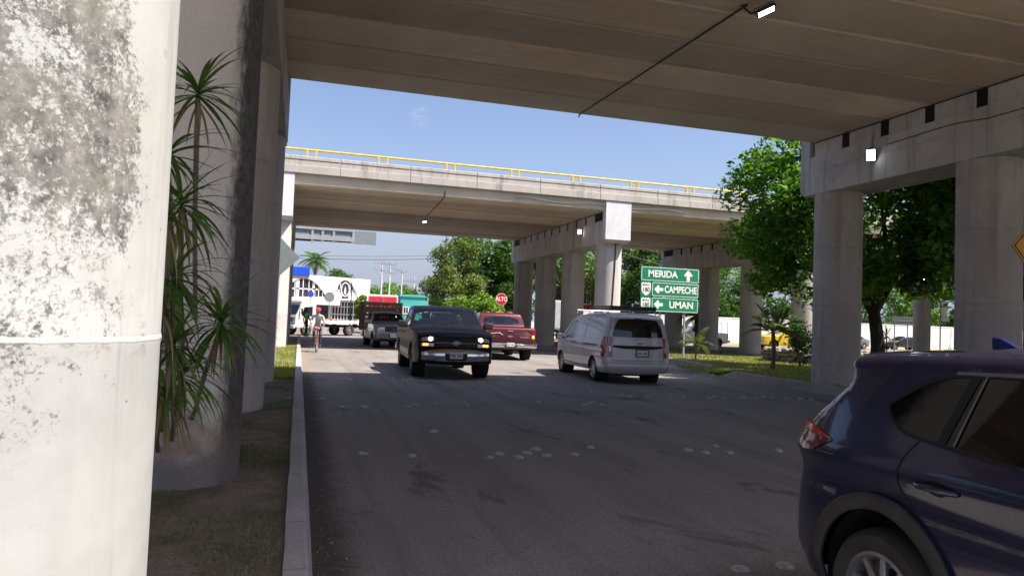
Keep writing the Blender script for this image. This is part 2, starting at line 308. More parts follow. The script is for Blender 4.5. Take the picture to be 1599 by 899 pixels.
def moss_column():
    g = G('moss_stained_whitewash'); v = g.co(); X, Y, Z = g.xyz(v)
    ang = g.mth('MULTIPLY', g.mth('ARCTAN2', Y, X), 57.2958)
    n1 = g.noise(v, 2.2, 8, .65); n2 = g.noise(v, 6, 8, .7)
    c = g.mix(g.ramp(n1, .3, .7), (.30, .302, .295), (.385, .39, .388))
    c = g.mix(g.mth('MULTIPLY', g.ramp(g.noise(g.scale(v, (6, 6, .25)), 1.5, 5, .6), .5, .72), .25), c, (.235, .22, .195))
    w = g.mth('ADD', ang, g.mth('MULTIPLY', g.mth('SUBTRACT', n1, .5), 48.0))
    zz = g.mth('ADD', Z, g.mth('MULTIPLY', g.mth('SUBTRACT', g.noise(v, 1.7, 6, .7), .5), 1.7))
    m1 = g.mth('MULTIPLY', g.mr(w, 4, -38), g.mr(zz, 1.05, 1.95))
    m2 = g.mth('MULTIPLY', g.mr(w, -22, -58), g.mr(zz, .45, 1.6)); m2 = g.mth('MULTIPLY', m2, .86)
    m3 = g.mth('MULTIPLY', g.mr(w, -2, -14), g.mth('MULTIPLY', g.mr(zz, 1.75, 2.0), .35))
    cov = g.mth('MAXIMUM', g.mth('MAXIMUM', m1, m2), m3)
    f2 = g.noise(v, 95, 4, .7)
    big = g.noise(v, 4.2, 5, .6); fine = g.noise(v, 34, 5, .72, .3)
    dens = g.mth('SUBTRACT', g.mth('ADD', g.mth('ADD', g.mth('MULTIPLY', fine, .60), g.mth('MULTIPLY', f2, .42)), g.mth('MULTIPLY', big, .45)), .40)
    th = g.mth('SUBTRACT', .66, g.mth('MULTIPLY', cov, .40))
    moss = g.mr(g.mth('SUBTRACT', dens, th), -.04, .09)
    mc = g.mix(g.ramp(g.noise(v, 18, 4, .7), .3, .7), (.028, .026, .025), (.19, .18, .165))
    c = g.mix(g.mth('MULTIPLY', moss, .93), c, mc)
    drip = g.mth('MULTIPLY', g.ramp(g.noise(g.scale(v, (9, 9, .35), (2, 5, 1)), 1.3, 7, .7), .57, .68), g.mr(g.noise(v, .8, 3), .42, .6)); c = g.mix(g.mth('MULTIPLY', drip, .5), c, (.20, .185, .165))
    hair = g.voro(g.scale(g.mix(.3, v, g.n('ShaderNodeTexNoise').outputs[1]), (1, 1, .45)), 1.6, 'DISTANCE_TO_EDGE'); c = g.mix(g.mth('MULTIPLY', g.mth('MULTIPLY', g.mr(hair, .006, .001), .0), g.ramp(g.noise(v, 1.3, 3), .5, .58)), c, (.15, .135, .12))
    scuf = g.ramp(g.noise(g.scale(v, (2, 2, 5)), 3.2, 9, .78), .61, .67); c = g.mix(g.mth('MULTIPLY', scuf, .35), c, (.26, .24, .215))
    foot = g.mth('MULTIPLY', g.mr(g.mth('ADD', Z, g.mth('MULTIPLY', n2, .5)), .95, .35), .55); c = g.mix(foot, c, (.30, .27, .22))
    tint = g.ramp(g.noise(v, 1.1, 5, .6, .5), .5, .68); c = g.mix(g.mth('MULTIPLY', tint, .35), c, (.35, .345, .27))
    chip = g.mth('MULTIPLY', g.ramp(g.noise(v, 5.5, 10, .8), .655, .67), g.ramp(g.noise(v, .9, 3), .48, .6)); c = g.mix(g.mth('MULTIPLY', chip, .7), c, (.17, .155, .135))
    spk = g.voro(v, 9.0); c = g.mix(g.mth('MULTIPLY', g.mr(spk, .075, .04), g.ramp(g.noise(v, 1.6, 2), .5, .6)), c, (.04, .036, .034))
    bare = g.mth('MULTIPLY', g.ramp(g.noise(v, 3.3, 7, .75), .66, .69), g.mr(w, -25, -45)); c = g.mix(g.mth('MULTIPLY', bare, .8), c, (.20, .175, .145))
    # construction joint: raised rough mortar line, grime just under it
    jz = g.mth('ABSOLUTE', g.mth('SUBTRACT', g.mth('ADD', Z, g.mth('MULTIPLY', g.mth('SUBTRACT', g.noise(v, 9, 4, .7), .5), .018)), 1.512))
    j = g.mr(jz, .011, .004); c = g.mix(j, c, (.46, .445, .41))
    ju = g.mth('MULTIPLY', g.mr(jz, .07, .01), g.ramp(g.noise(g.scale(v, (5, 5, 9)), 2.0, 5), .56, .7)); c = g.mix(g.mth('MULTIPLY', ju, g.mth('SUBTRACT', 1.0, j)), c, (.13, .10, .085))
    g.bump(g.mth('ADD', g.mth('ADD', g.mth('MULTIPLY', fine, .2), g.mth('MULTIPLY', n2, .5)), g.mth('MULTIPLY', j, 1.2)), .22, .012)
    return g.fin(c, .9, spec=.2)
def streak_column():
    g = G('black_streaked_concrete'); v = g.co(); X, Y, Z = g.xyz(v)
    ang = g.mth('MULTIPLY', g.mth('ARCTAN2', Y, X), 57.2958); n1 = g.noise(v, 1.1, 7, .6)
    c = g.mix(g.ramp(n1, .3, .7), (.56, .50, .44), (.66, .60, .53))
    w = g.mth('ADD', ang, g.mth('MULTIPLY', g.mth('SUBTRACT', g.noise(g.scale(v, (3, 3, 1.2)), 3.2, 9, .75), .5), 40.0))
    band = g.mth('MULTIPLY', g.mr(w, -50, -32), g.mr(ang, 22, 12))
    c = g.mix(g.mth('MULTIPLY', band, .95), c, g.mix(g.ramp(g.noise(v, 12, 6, .7), .35, .7), (.030, .029, .030), (.10, .095, .092)))
    hz = g.mth('ADD', Z, g.mth('MULTIPLY', g.mth('SUBTRACT', g.noise(v, 2.5, 6, .7), .5), .5))
    og = g.mth('MULTIPLY', g.mr(hz, .95, .55), g.ramp(g.noise(v, 2.0, 7, .65), .35, .62)); c = g.mix(g.mth('MULTIPLY', og, .75), c, (.24, .145, .085))
    c = g.mix(g.mth('MULTIPLY', g.mr(hz, .5, .28), .75), c, (.16, .15, .155))
    f = g.noise(v, 40, 4, .7); c = g.mix(.15, c, g.ramp(f, .25, .8), 'OVERLAY'); g.bump(g.mth('ADD', f, g.noise(v, 5, 6, .7)), .2, .015)
    return g.fin(c, .9, spec=.2)
M_moss = moss_column(); M_streak = streak_column()

# ================================================================ ground, road, kerbs
def sheet(name, pts, z, mat, step=None):
    if step is None: o = pymesh(name, [(p[0], p[1], z) for p in pts], [list(range(len(pts)))], mat)
    return o
tag(sheet('ground', [(-600, -300), (700, -300), (700, 900), (-600, 900)], -.03, M_ground), kind='structure')
tag(sheet('road', [(-17, -40), (110, -40), (110, 65.5), (13.2, 65.5), (13.2, 330), (-3.2, 330), (-3.2, 64), (-60, 64), (-60, 47), (-17, 47)], 0.0, M_road), kind='structure')

def strip(name, path, prof, mat, jitter=0.0):
    """kerb: profile (offset to the right of travel, z) swept along a path, ends closed"""
    vs = []; fs = []; n = len(prof); P = [Vector((p[0], p[1], 0)) for p in path]; hs = [p[2] if len(p) > 2 else 1.0 for p in path]
    for i, p in enumerate(P):
        t = (P[min(i + 1, len(P) - 1)] - P[max(i - 1, 0)]).normalized(); r = Vector((t.y, -t.x, 0))
        for o, z in prof:
            vs.append((p.x + r.x * o, p.y + r.y * o, max(z, -.02) * hs[i] + (rnd.uniform(-jitter, jitter) if z > .05 else 0)))
            if z > .05: vs[-1] = (vs[-1][0] + r.x * rnd.uniform(-jitter, jitter) * 1.3, vs[-1][1], vs[-1][2])
    for i in range(len(P) - 1):
        for k in range(n - 1): fs.append((i * n + k, i * n + k + 1, (i + 1) * n + k + 1, (i + 1) * n + k))
    fs.append(tuple(range(n))); fs.append(tuple((len(P) - 1) * n + k for k in range(n)))
    return tag(pymesh(name, vs, fs, mat, smooth=20), kind='structure')
def dense(path, st):
    out = []
    for a, b in zip(path, path[1:]):
        a = Vector(a).resized(3); b = Vector(b).resized(3); n = max(1, int((b - a).length / st))
        out += [tuple(a.lerp(b, i / n)) for i in range(n)]
    return out + [tuple(Vector(path[-1]).resized(3))]
LK = [(.165, y, 1.0) for y in np.arange(-9, 46.3, .33)]
strip('kerb', LK, [(0.0, -.02), (-.045, .145), (-.06, .152), (-.182, .152), (-.19, .02)], M_kerb, .0045)
strip('kerb', [(-2.36, y, 1.0) for y in np.arange(46.3, -9, -.8)], [(0.0, -.02), (-.045, .145), (-.06, .152), (-.182, .152), (-.19, .02)], M_kerb, .0025)
K1 = [(13.0, -12, 1), (13.05, 13, 1), (13.2, 17.5, 1), (13.45, 20.6, 1), (13.62, 21.3, .45), (13.75, 21.9, .12)]
K2 = [(14.25, 23.2, .2), (14.45, 23.8, 1), (15.1, 27.0, 1), (15.15, 28.8, 1), (14.4, 30.2, 1), (13.4, 30.9, 1), (13.12, 32, 1), (13.1, 46, 1), (13.5, 46.9, 1), (14.5, 47.3, 1), (100, 47.3, 1)]
KP = [(0.0, -.02), (.03, .225), (.05, .24), (.2, .24), (.22, .05)]
strip('kerb', dense(K1, .5), KP, M_kerb2, .006); strip('kerb', dense(K2, .6), KP, M_kerb2, .006)
strip('kerb', [(x, 65.4, 1) for x in np.arange(13.4, 110, 2.0)], [(0.0, -.02), (-.02, .14), (-.2, .14), (-.22, 0)], plain('yellow_kerb', (.62, .46, .10), .8, var=.2), .003)

def terrain(name, poly, z, mat, step, amp, edge=None):
    """soil surface: triangulated outline with a gentle unevenness"""
    o = fill2d(poly, [], step); v, t = o
    out = []
    for x, y in v:
        n = math.sin(x * 3.1 + y * 1.7) * .4 + math.sin(x * 7.3 - y * 5.1) * .3 + math.sin(x * 1.3 + y * .6) * .5
        zz = z(x, y) if callable(z) else z
        out.append((x, y, zz + n * amp))
    return tag(pymesh(name, out, t, mat, smooth=60), kind='structure')

# ---------------------------------------------------------------- 2-D filling used by soil, car bodies, signs
def resample(P, step, closed=False):
    P = np.asarray(P, float); Q = np.vstack([P, P[:1]]) if closed else P
    d = np.linalg.norm(np.diff(Q[:, :2], axis=0), axis=1); s = np.concatenate([[0], np.cumsum(d)]); n = max(3, int(round(s[-1] / step)))
    t = np.linspace(0, s[-1], n + 1); R = np.stack([np.interp(t, s, Q[:, k]) for k in range(Q.shape[1])], 1)
    return R[:-1] if closed else R
def chaikin(P, it=2, closed=False):
    P = np.asarray(P, float)
    for _ in range(it):
        Q = np.vstack([P, P[:1]]) if closed else P
        a = Q[:-1] * .75 + Q[1:] * .25; b = Q[:-1] * .25 + Q[1:] * .75
        R = np.empty((len(a) * 2, P.shape[1])); R[0::2] = a; R[1::2] = b
        P = R if closed else np.vstack([P[:1], R, P[-1:]])
    return P
def inpoly(p, poly):
    x, y = p[:, 0], p[:, 1]; c = np.zeros(len(p), bool); n = len(poly); j = n - 1
    for i in range(n):
        xi, yi = poly[i][:2]; xj, yj = poly[j][:2]
        if yi != yj: c ^= ((yi > y) != (yj > y)) & (x < (xj - xi) * (y - yi) / (yj - yi) + xi)
        j = i
    return c
def segdist(p, L):
    A = L[:-1, :2]; D = np.diff(L[:, :2], axis=0); ll = np.maximum((D ** 2).sum(1), 1e-12)
    out = np.full(len(p), 1e9)
    for i in range(0, len(p), 600):
        q = p[i:i + 600, None, :] - A[None]; t = np.clip((q * D[None]).sum(2) / ll, 0, 1)
        out[i:i + 600] = np.sqrt(((q - t[..., None] * D[None]) ** 2).sum(2)).min(1)
    return out
def fill2d(outer, holes, step, extra=None):
    """triangulate outer minus holes with inner points; returns verts (n,2), triangles"""
    outer = np.asarray(outer, float)[:, :2]; holes = [np.asarray(h, float)[:, :2] for h in holes]
    st = step if isinstance(step, tuple) else (step, step)
    lo, hi = outer.min(0), outer.max(0)
    gx, gy = np.meshgrid(np.arange(lo[0] + st[0] * .5, hi[0], st[0]), np.arange(lo[1] + st[1] * .5, hi[1], st[1]))
    gx[::2] += st[0] * .5
    gpt = np.stack([gx.ravel(), gy.ravel()], 1)
    if extra is not None: gpt = np.vstack([gpt, np.asarray(extra)[:, :2]]) if len(gpt) else np.asarray(extra)[:, :2]
    if len(gpt):
        k = inpoly(gpt, outer)
        for h in holes: k &= ~inpoly(gpt, h)
        gpt = gpt[k]; m = min(st) * (.25 if extra is None else .06)
        if len(gpt):
            k = np.ones(len(gpt), bool)
            for h in [outer] + holes: k &= segdist(gpt, np.vstack([h, h[:1]])) > m
            gpt = gpt[k]
    pts = [outer] + holes + [gpt]; edges = []; o = 0
    for h in [outer] + holes:
        n = len(h); edges += [(o + i, o + (i + 1) % n) for i in range(n)]; o += n
    allp = np.vstack([q for q in pts if len(q)])
    r = delaunay_2d_cdt([Vector((float(a), float(b))) for a, b in allp], edges, [], 0, 1e-5)
    v = np.array([(q.x, q.y) for q in r[0]]); t = np.array([list(f) for f in r[2]])
    c = v[t].mean(1); k = inpoly(c, outer)
    for h in holes: k &= ~inpoly(c, h)
    t = t[k]; used = np.unique(t); mp = -np.ones(len(v), int); mp[used] = np.arange(len(used))
    return v[used], mp[t]

med = [(-2.18, -9), (-.02, -9), (-.02, 46.3), (-2.18, 46.3)]
terrain('median', resample(med, .4, True), .105, M_soil, .22, .012)
isl = [(p[0] + .1, p[1]) for p in K1] + [(13.78, 22.3), (13.95, 22.75)] + [(p[0] + .1, p[1]) for p in K2[1:5]] + [(13.5, 30.95), (13.3, 32), (13.25, 46), (13.6, 46.8), (14.5, 47.15), (100, 47.15), (100, -12)]
terrain('island', resample(isl, 1.0, True), lambda x, y: .19 - .17 * max(0, 1 - math.hypot((x - 13.75) / 1.0, (y - 22.55) / 1.2)) ** .7 * .86 , M_lawn, .8, .015)

# ================================================================ overpasses
SOF, CAPB, CAPT = 6.82, 5.36, 6.40
def overpass(label, y0, x0, x1, posts_from, wid=15.2, far=.10):
    y1 = y0 + wid; o = empty('overpass', label, 'overpass', (0, y0, 0)); w = wid / 12
    for i in range(12):
        b = B(); a = y0 + i * w + .012; c = y0 + (i + 1) * w - .012
        prof = [(a, 7.28), (a, SOF + .05), (a + .05, SOF), (c - .05, SOF), (c, SOF + .05), (c, 7.28)]
        n = 7; xs = np.linspace(x0, x1, n)
        b.prism([(p[0] - (y0 + (i + .5) * w), p[1]) for p in prof], frame((x0, 0, 0), (0, 1, 0), (0, 0, 1)), x1 - x0)
        g = b.done('girder', M_girdf if i in (0, 11) else M_gird, o, 20); g.location = (0, (i + .5) * w, 0)
    b = B(); b.box(((x0 + x1) / 2, wid / 2 + (far - .10) / 2, 7.40), (x1 - x0, wid + .10 + far - .02, .236)); b.done('deck_slab', M_gird, o, 0)
    for s, yy in ((-1, -.03), (1, wid - .07 + far)):
        b = B(); L = 2.92; n = int((x1 - x0) / L)
        for i in range(n):
            xa = x0 + i * L
            b.box((xa + L / 2, yy, 7.44), (L - .012, .26, .33), bev=.015)
            b.box((xa + L / 2, yy - s * .03, 7.72), (L - .02, .19, .225), bev=.012)
            b.box((xa + L / 2, yy - s * .02, 7.915), (L - .016, .215, .16), bev=.02)
        b.done('parapet', M_para, o, 20)
        b = B(); b.tube([(x, yy, 8.27) for x in np.linspace(x0, x1, 30)], .046, 10); r = b.done('railing', M_yel, o, 40)
        pm = None; x = posts_from
        while x > x0 + 1: x -= 2.92
        while x < x1 - .5:
            for dx in (0, .36):
                if pm is None:
                    b = B(); b.box((0, 0, 8.09), (.075, .09, .34), bev=.008); b.box((0, 0, 7.955), (.13, .15, .02)); pm = b.done('rail_post', M_yel, r, 0); pm.location = (x + dx, yy, 0)
                else:
                    q = pm.copy(); COL.objects.link(q); q.parent = r; q.location = (x + dx, yy, 0)
            x += 2.92
    return o
NY0, FY0 = 1.2, 31.1
overpass('concrete overpass directly overhead, its brown girder underside filling the top of the view', NY0, -20, 36.0, 3.0, 15.8, .06)
overpass('second concrete overpass across the road ahead, with a yellow pipe railing on its weathered parapet', FY0, -22, 92, .0)

def pier(label, x, ys, y0, y1, mats, capm, endm, peds=True):
    o = empty('bridge_pier', label, 'bridge pier', (x, y0, 0))
    b = B(); hw = .62
    prof = [(0, CAPB + .12), (.12, CAPB), (y1 - y0 - .12, CAPB), (y1 - y0, CAPB + .12), (y1 - y0, CAPT), (0, CAPT)]
    b.prism(prof, frame((-hw, 0, 0), (0, 1, 0), (0, 0, 1)), 2 * hw)
    cap = b.done('cap_beam', capm, o, 0)
    for e in (0, 1):
        b = B(); yy = -.012 if e == 0 else y1 - y0 - .36
        pr = [(yy, CAPB + .13), (yy + .372, CAPB + .13), (yy + .372, 7.05), (yy + .30, 7.26), (yy, 7.26)] if e == 0 else [(yy, CAPB + .13), (yy + .372, CAPB + .13), (yy + .372, 7.26), (yy + .07, 7.26), (yy, 7.05)]
        b.prism(pr, frame((-hw - .012, 0, 0), (0, 1, 0), (0, 0, 1)), 2 * hw + .024); b.done('end_block', endm, o, 0)
    w = (15.8 if y0 < 20 else 15.2) / 12; yg = (NY0 if y0 < 20 else FY0) - y0
    for i in range(12):
        b = B(); y = yg + (i + .5) * w
        if y < .95 or y > y1 - y0 - .95: continue
        b.box((0, y, (CAPT + SOF) / 2 - .02), (1.16, 1.04, SOF - CAPT - .04), bev=.012); b.done('bearing_block', capm, cap, 0)
    b = B(); b.box((0, (y1 - y0) / 2, (CAPT + SOF) / 2), (1.10, y1 - y0 - 1.0, SOF - CAPT - .03)); b.done('slot_shade_filler', M_slotshade, cap, 0)  # solid black filler just behind the blocks, painting the slots' shade
    for y, m in zip(ys, mats):
        b = B(); seg = 96 if y < 9 and x < 5 else 48
        pr = [(.61, -.05)] + [(.61 + (.004 if abs(z - 1.51) < .001 else 0), z) for z in (0.0, .4, 1.49, 1.51, 1.53, 2.6, 4.0, 5.2)] + [(.61, CAPB + .01)]
        b.lathe(pr, seg=seg); c = b.done('column', m if not isinstance(m, tuple) else m[0], o, 40); c.location = (0, y - y0, 0)
        if isinstance(m, tuple): c['label'] = m[1]
    return o
YN = [2.75, 7.2, 12.0, 16.6]; YR = [2.98, 7.5, 12.04, 16.57]; YF = [32.0, 36.6, 41.1, 45.65]
pier('near left pier on the median, its first column whitewashed and blotched with black mould', -1.07, YN, 1.5, 17.45,
     [(M_moss, 'whitewashed column covered in black mould blotches'), (M_streak, 'beige column with a black vertical streak'), M_col, M_col], M_col, M_col)
pier('near right pier with grey cap beam carrying a lit floodlight above the blue crossover car', 14.0, YR, 1.5, 17.35, [M_col] * 4, M_cap, M_cap)
pier('far left pier whose white end block shows beside the sky at the median', -1.07, YF, 31.0, 46.5, [M_colw] + [M_col] * 3, M_cap, M_capw)
pier('far middle pier, white-ended, its columns standing behind the silver van', 14.0, YF, 31.0, 46.5, [M_colw] + [M_col] * 3, M_cap, M_capw)
pier('far pier behind the green destination sign, its cap beam streaked with dark lines', 25.0, YF, 31.0, 46.5, [M_col] * 4, M_cap, M_cap)
pier('farthest pier on the right, seen beyond the big tree trunk', 46.5, YF, 31.0, 46.5, [M_col] * 4, M_cap, M_cap)
# ================================================================ vehicles
M_tyre = plain('tyre_rubber', (.022, .021, .02), .85, var=.25, dirt=.25)
M_alloy = plain('alloy', (.45, .45, .46), .35, .85, dirt=.25)
M_alloyd = plain('dusty_alloy', (.30, .29, .28), .45, .7, dirt=.4)
M_chrome = plain('chrome', (.72, .72, .74), .14, 1.0, var=.03)
M_under = plain('underbody', (.012, .012, .012), .9)
M_trim = plain('grey_cladding', (.030, .028, .028), .6, dirt=.25)
M_seam = plain('panel_gap', (.006, .006, .007), .7)
M_tint = glassy('tinted_glass', (.006, .006, .008))
M_clear = glassy('clear_glass', (.62, .70, .68), 1)
M_smoke = glassy('smoked_glass', (.22, .24, .24), 1)
M_red = plain('red_lens', (.34, .008, .012), .12, coat=.8, var=.2)
M_redd = plain('dark_red_lens', (.10, .004, .006), .12, coat=.8, var=.2)
M_redl = plain('lit_red_lens', (.6, .02, .02), .2, emit=(1, .03, .03), es=.5)
M_amb = plain('amber_lens', (.7, .22, .03), .15, coat=.6)
M_ambl = plain('lit_amber_lens', (.8, .3, .05), .15, emit=(1, .30, .05), es=1.6)
M_lens = plain('lamp_cover', (.42, .43, .45), .08, .35, coat=1)
M_headl = plain('lit_headlamp', (1, .95, .9), .2, emit=(1, .80, .62), es=7)
M_plate = plain('number_plate', (.62, .63, .62), .5, var=.05, sc=40)
M_plated = plain('plate_dark_marks', (.12, .14, .13), .6)
M_seat = plain('seat_fabric', (.16, .15, .14), .9)
M_cream = plain('cream_fabric', (.5, .46, .40), .9)
M_paper = plain('paper', (.78, .78, .75), .8, var=.05)

class Shell:
    """car body: a side-view edge line (y forward, z up, bulge) with a half-width law; sides and wrap are real surfaces"""
    def __init__(s, pts, W, tumble=.2, belt=.95, pf=.24, pr=.12, r=.06, lf=.9, lr=.7, tuck=.3, crease=0.0, cz=.8, fl=.0, it=2, zpow=1.15):
        s.E = resample(chaikin(np.array(pts, float), it), .045); s.W = W; s.a = (tumble, belt, pf, pr, lf, lr, tuck, crease, cz, zpow); s.r = r
        d = np.linalg.norm(np.diff(s.E[:, :2], axis=0), axis=1); s.s = np.concatenate([[0], np.cumsum(d)]); s.L = s.s[-1]
        T = np.gradient(s.E[:, :2], axis=0); T /= np.linalg.norm(T, axis=1)[:, None]; s.N = np.stack([T[:, 1], -T[:, 0]], 1)
        s.yf, s.yr = s.E[:, 0].max(), s.E[:, 0].min(); s.xe = s.w(s.E[:, 0], s.E[:, 1], s.E[:, :2])
    def w(s, y, z, p=None):
        tu, be, pf, pr, lf, lr, tk, cr, cz, zp = s.a; y = np.asarray(y, float); z = np.asarray(z, float)
        t = s.W - tu * np.maximum(0, z - be) ** zp - tk * np.maximum(0, .42 - z) - .03 * np.maximum(0, (np.abs(z - .72)) - .05) ** 1.5
        t = t + cr * np.exp(-((z - cz) / .05) ** 2) - cr * .8 * np.exp(-((z - cz + .13) / .07) ** 2)
        t = t - pf * np.maximum(0, 1 - (s.yf - y) / lf) ** 2.2 - pr * np.maximum(0, 1 - (y - s.yr) / lr) ** 2.2
        q = np.stack([y.ravel(), z.ravel()], 1); d = segdist(q, s.E).reshape(y.shape)
        e = np.minimum(d, s.r); return t - (s.r - np.sqrt(np.maximum(0, s.r ** 2 - (s.r - e) ** 2)))
    def sx(s, y, z): return s.s[np.argmin((s.E[:, 0] - y) ** 2 + (s.E[:, 1] - z) ** 2)]
    def wmap(s, sv, e=0.0):
        q = np.clip(sv[:, 0], 0, s.L); u = sv[:, 1]
        I = lambda a: np.interp(q, s.s, a)
        b = I(s.E[:, 2]) * (1 - np.abs(u) ** 2.4) + e
        return np.stack([u * I(s.xe), I(s.E[:, 0]) + I(s.N[:, 0]) * b, I(s.E[:, 1]) + I(s.N[:, 1]) * b], 1)
    def smap(s, v, sg, e=0.0): return np.stack([sg * (s.w(v[:, 0], v[:, 1]) + e), v[:, 0], v[:, 1]], 1)
    def body(s, mat, parent, arches, sideholes=(), wrapholes=(), step=.08, name='body'):
        bot = resample(np.array([s.E[-1, :2], s.E[0, :2]]), .1)[1:-1]
        outer = np.vstack([s.E[:, :2], bot])
        hol = [np.array([(y + r * math.cos(t), z + r * math.sin(t)) for t in np.linspace(0, 2 * math.pi, 49)[:-1]]) for y, z, r in arches]
        hol += [resample(h, step * .6, True) for h in sideholes]
        ex = np.vstack([s.E[2:-2, :2] - s.N[2:-2] * k for k in (.008, .022, .042, .07)])
        v, t = fill2d(outer, hol, step, ex); V = []; T = []; o = 0
        for sg in (1, -1):
            V.append(s.smap(v, sg)); T.append((t if sg > 0 else t[:, ::-1]) + o); o += len(v)
        K = s.W; rect = np.array([(0, -K), (s.L, -K), (s.L, K), (0, K)]); rect = resample(rect, .05, True)
        wh = [resample(np.array(h, float) * (1, K), .06, True) for h in wrapholes]
        v, t = fill2d(rect, wh, (step * .8, step * 1.3)); v = v / (1, K); V.append(s.wmap(v)); T.append(t[:, ::-1] + o)
        o = pymesh(name, np.vstack(V), np.vstack(T), mat, parent, smooth=38)
        b = B()
        for y, z, r in arches:
            for sg in (1, -1):
                M = Matrix.Translation((sg * (s.W - .36), y, z)) @ Matrix.Rotation(sg * math.pi / 2, 4, 'Y')
                b.lathe([(.05, 0), (r + .012, 0), (r + .012, .30)], M, 24)
        zb = min(s.E[0, 1], s.E[-1, 1]); b.box((0, (s.yf + s.yr) / 2, zb + .09), (s.W * 1.55, (s.yf - s.yr) * .93, .2), bev=.04)
        b.done('underbody', M_under, parent, 30); return o
    def side(s, name, poly, mat, parent, e=.004, sides=(1, -1), step=.08, ch=0, label=None):
        if ch: poly = chaikin(poly, ch, True)
        v, t = fill2d(resample(poly, step * .5, True), [], step); out = []
        for sg in sides:
            o = pymesh(name, s.smap(v, sg, e), t if sg > 0 else t[:, ::-1], mat, parent, smooth=50); out.append(o)
            if label: o['label'] = label
        return out
    def sline(s, name, pts, wd, mat, parent, e=.003, sides=(1, -1), closed=False):
        """thin line drawn on the side: panel gap, moulding"""
        P = resample(np.array(pts, float), .03); T = np.gradient(P, axis=0); T /= np.linalg.norm(T, axis=1)[:, None]; N = np.stack([-T[:, 1], T[:, 0]], 1) * wd / 2
        n = len(P); v = np.vstack([P + N, P - N]); f = [(i, i + 1, n + i + 1, n + i) for i in range(n - 1)]
        return [pymesh(name, s.smap(v, sg, e), f, mat, parent) for sg in sides]
    def wrap(s, name, poly, mat, parent, e=.004, mirror=False, step=.07, ch=0, label=None):
        out = []
        if ch: poly = chaikin(poly, ch, True)
        for sg in ((1, -1) if mirror else (1,)):
            p = resample(np.array(poly, float) * (1, sg * s.W), step * .5, True); v, t = fill2d(p, [], step); v = v / (1, s.W)
            o = pymesh(name, s.wmap(v, e), t, mat, parent, smooth=50); out.append(o)
            if label: o['label'] = label
        return out
    def wline(s, name, pts, wd, mat, parent, e=.003):
        P = resample(np.array(pts, float) * (1, s.W), .03); T = np.gradient(P, axis=0); T /= np.linalg.norm(T, axis=1)[:, None]; N = np.stack([-T[:, 1], T[:, 0]], 1) * wd / 2
        n = len(P); v = np.vstack([P + N, P - N]) / (1, s.W)
        return pymesh(name, s.wmap(v, e), [(i, i + 1, n + i + 1, n + i) for i in range(n - 1)], mat, parent)
    def wp(s, s_, u, e=0.0): return Vector(s.wmap(np.array([[s_, u]]), e)[0])
    def sp(s, y, z, sg, e=0.0): return Vector(s.smap(np.array([[y, z]]), sg, e)[0])

_wheels = {}
def wheel(parent, x, y, r, wd, rimmat, spokes=5, rr=.64):
    """wheel > tyre, rim; the outer face looks to the sign of x"""
    sg = 1 if x > 0 else -1; h = sub('wheel', parent, (x, y, r)); key = (r, wd, rimmat.name, spokes, rr)
    if key not in _wheels:
        M = Matrix.Rotation(math.pi / 2, 4, 'Y'); k = r * rr; a = wd / 2
        b = B(); b.lathe([(k, -a * .9), (k + .02, -a), (r - .035, -a), (r - .008, -a * .72), (r, -a * .3), (r, a * .3), (r - .008, a * .72), (r - .035, a), (k + .02, a), (k, a * .86)], M, 40, True)
        ty = b.done('tyre', M_tyre, None, 40).data
        b = B(); b.lathe([(k + .004, a * .9), (k - .012, a * .94), (k - .035, a * .55), (k - .03, -a * .2), (.05, -a * .1)], M, 40)
        for i in range(spokes):
            t = 2 * math.pi * i / spokes; q = Matrix.Rotation(t, 3, 'X')
            b.box(q @ Vector((a * .58, 0, k * .52)), (.035, k * (.34 if spokes < 7 else .2), k * .92), q, bev=.008, taper=(1, .75))
        b.lathe([(k * .27, a * .4), (k * .27, a * .78), (k * .2, a * .84), (0.001, a * .84)], M, 24)
        ri = b.done('rim', rimmat, None, 35).data
        b = B(); b.lathe([(.03, -a * .3), (k * .62, -a * .3), (k * .62, -a * .1), (.03, -a * .1)], M, 24, True); dk = b.done('brake_disc', M_under, None, 35).data
        for q in [o for o in bpy.data.objects if o.data in (ty, ri, dk) and o.type == 'MESH']: bpy.data.objects.remove(q)
        _wheels[key] = (ty, ri, dk)
    for nm, me in zip(('tyre', 'rim', 'brake_disc'), _wheels[key]):
        o = bpy.data.objects.new(nm, me); COL.objects.link(o); o.parent = h
        if sg < 0: o.rotation_euler = (0, 0, math.pi)
    return h
def mirror_part(parent, p, sg, mat, dims=(.2, .12, .15)):
    b = B(); b.box((sg * (dims[0] / 2 + .06), 0, .02), dims, bev=.035, seg=3); b.box((sg * .05, .01, -.02), (.12, .06, .05), bev=.015)
    o = b.done('side_mirror', mat, parent, 40); o.location = p
    b = B(); b.box((sg * (dims[0] / 2 + .06), -dims[1] / 2 - .001, .02), (dims[0] - .05, .006, dims[2] - .05), bev=.002); q = b.done('mirror_glass', M_chrome, o, 0); return o
def handle_part(parent, sh, y, z, sg, mat, L=.2):
    b = B(); a = sh.sp(y - L / 2, z, sg, .0); c = sh.sp(y + L / 2, z, sg, .0); m = (a + c) / 2 + Vector((sg * .035, 0, .004))
    b.tube([a, a.lerp(m, .45) + Vector((sg * .018, 0, 0)), m, c.lerp(m, .45) + Vector((sg * .018, 0, 0)), c], [.011, .015, .016, .015, .011], 8)
    return b.done('door_handle', mat, parent, 50)
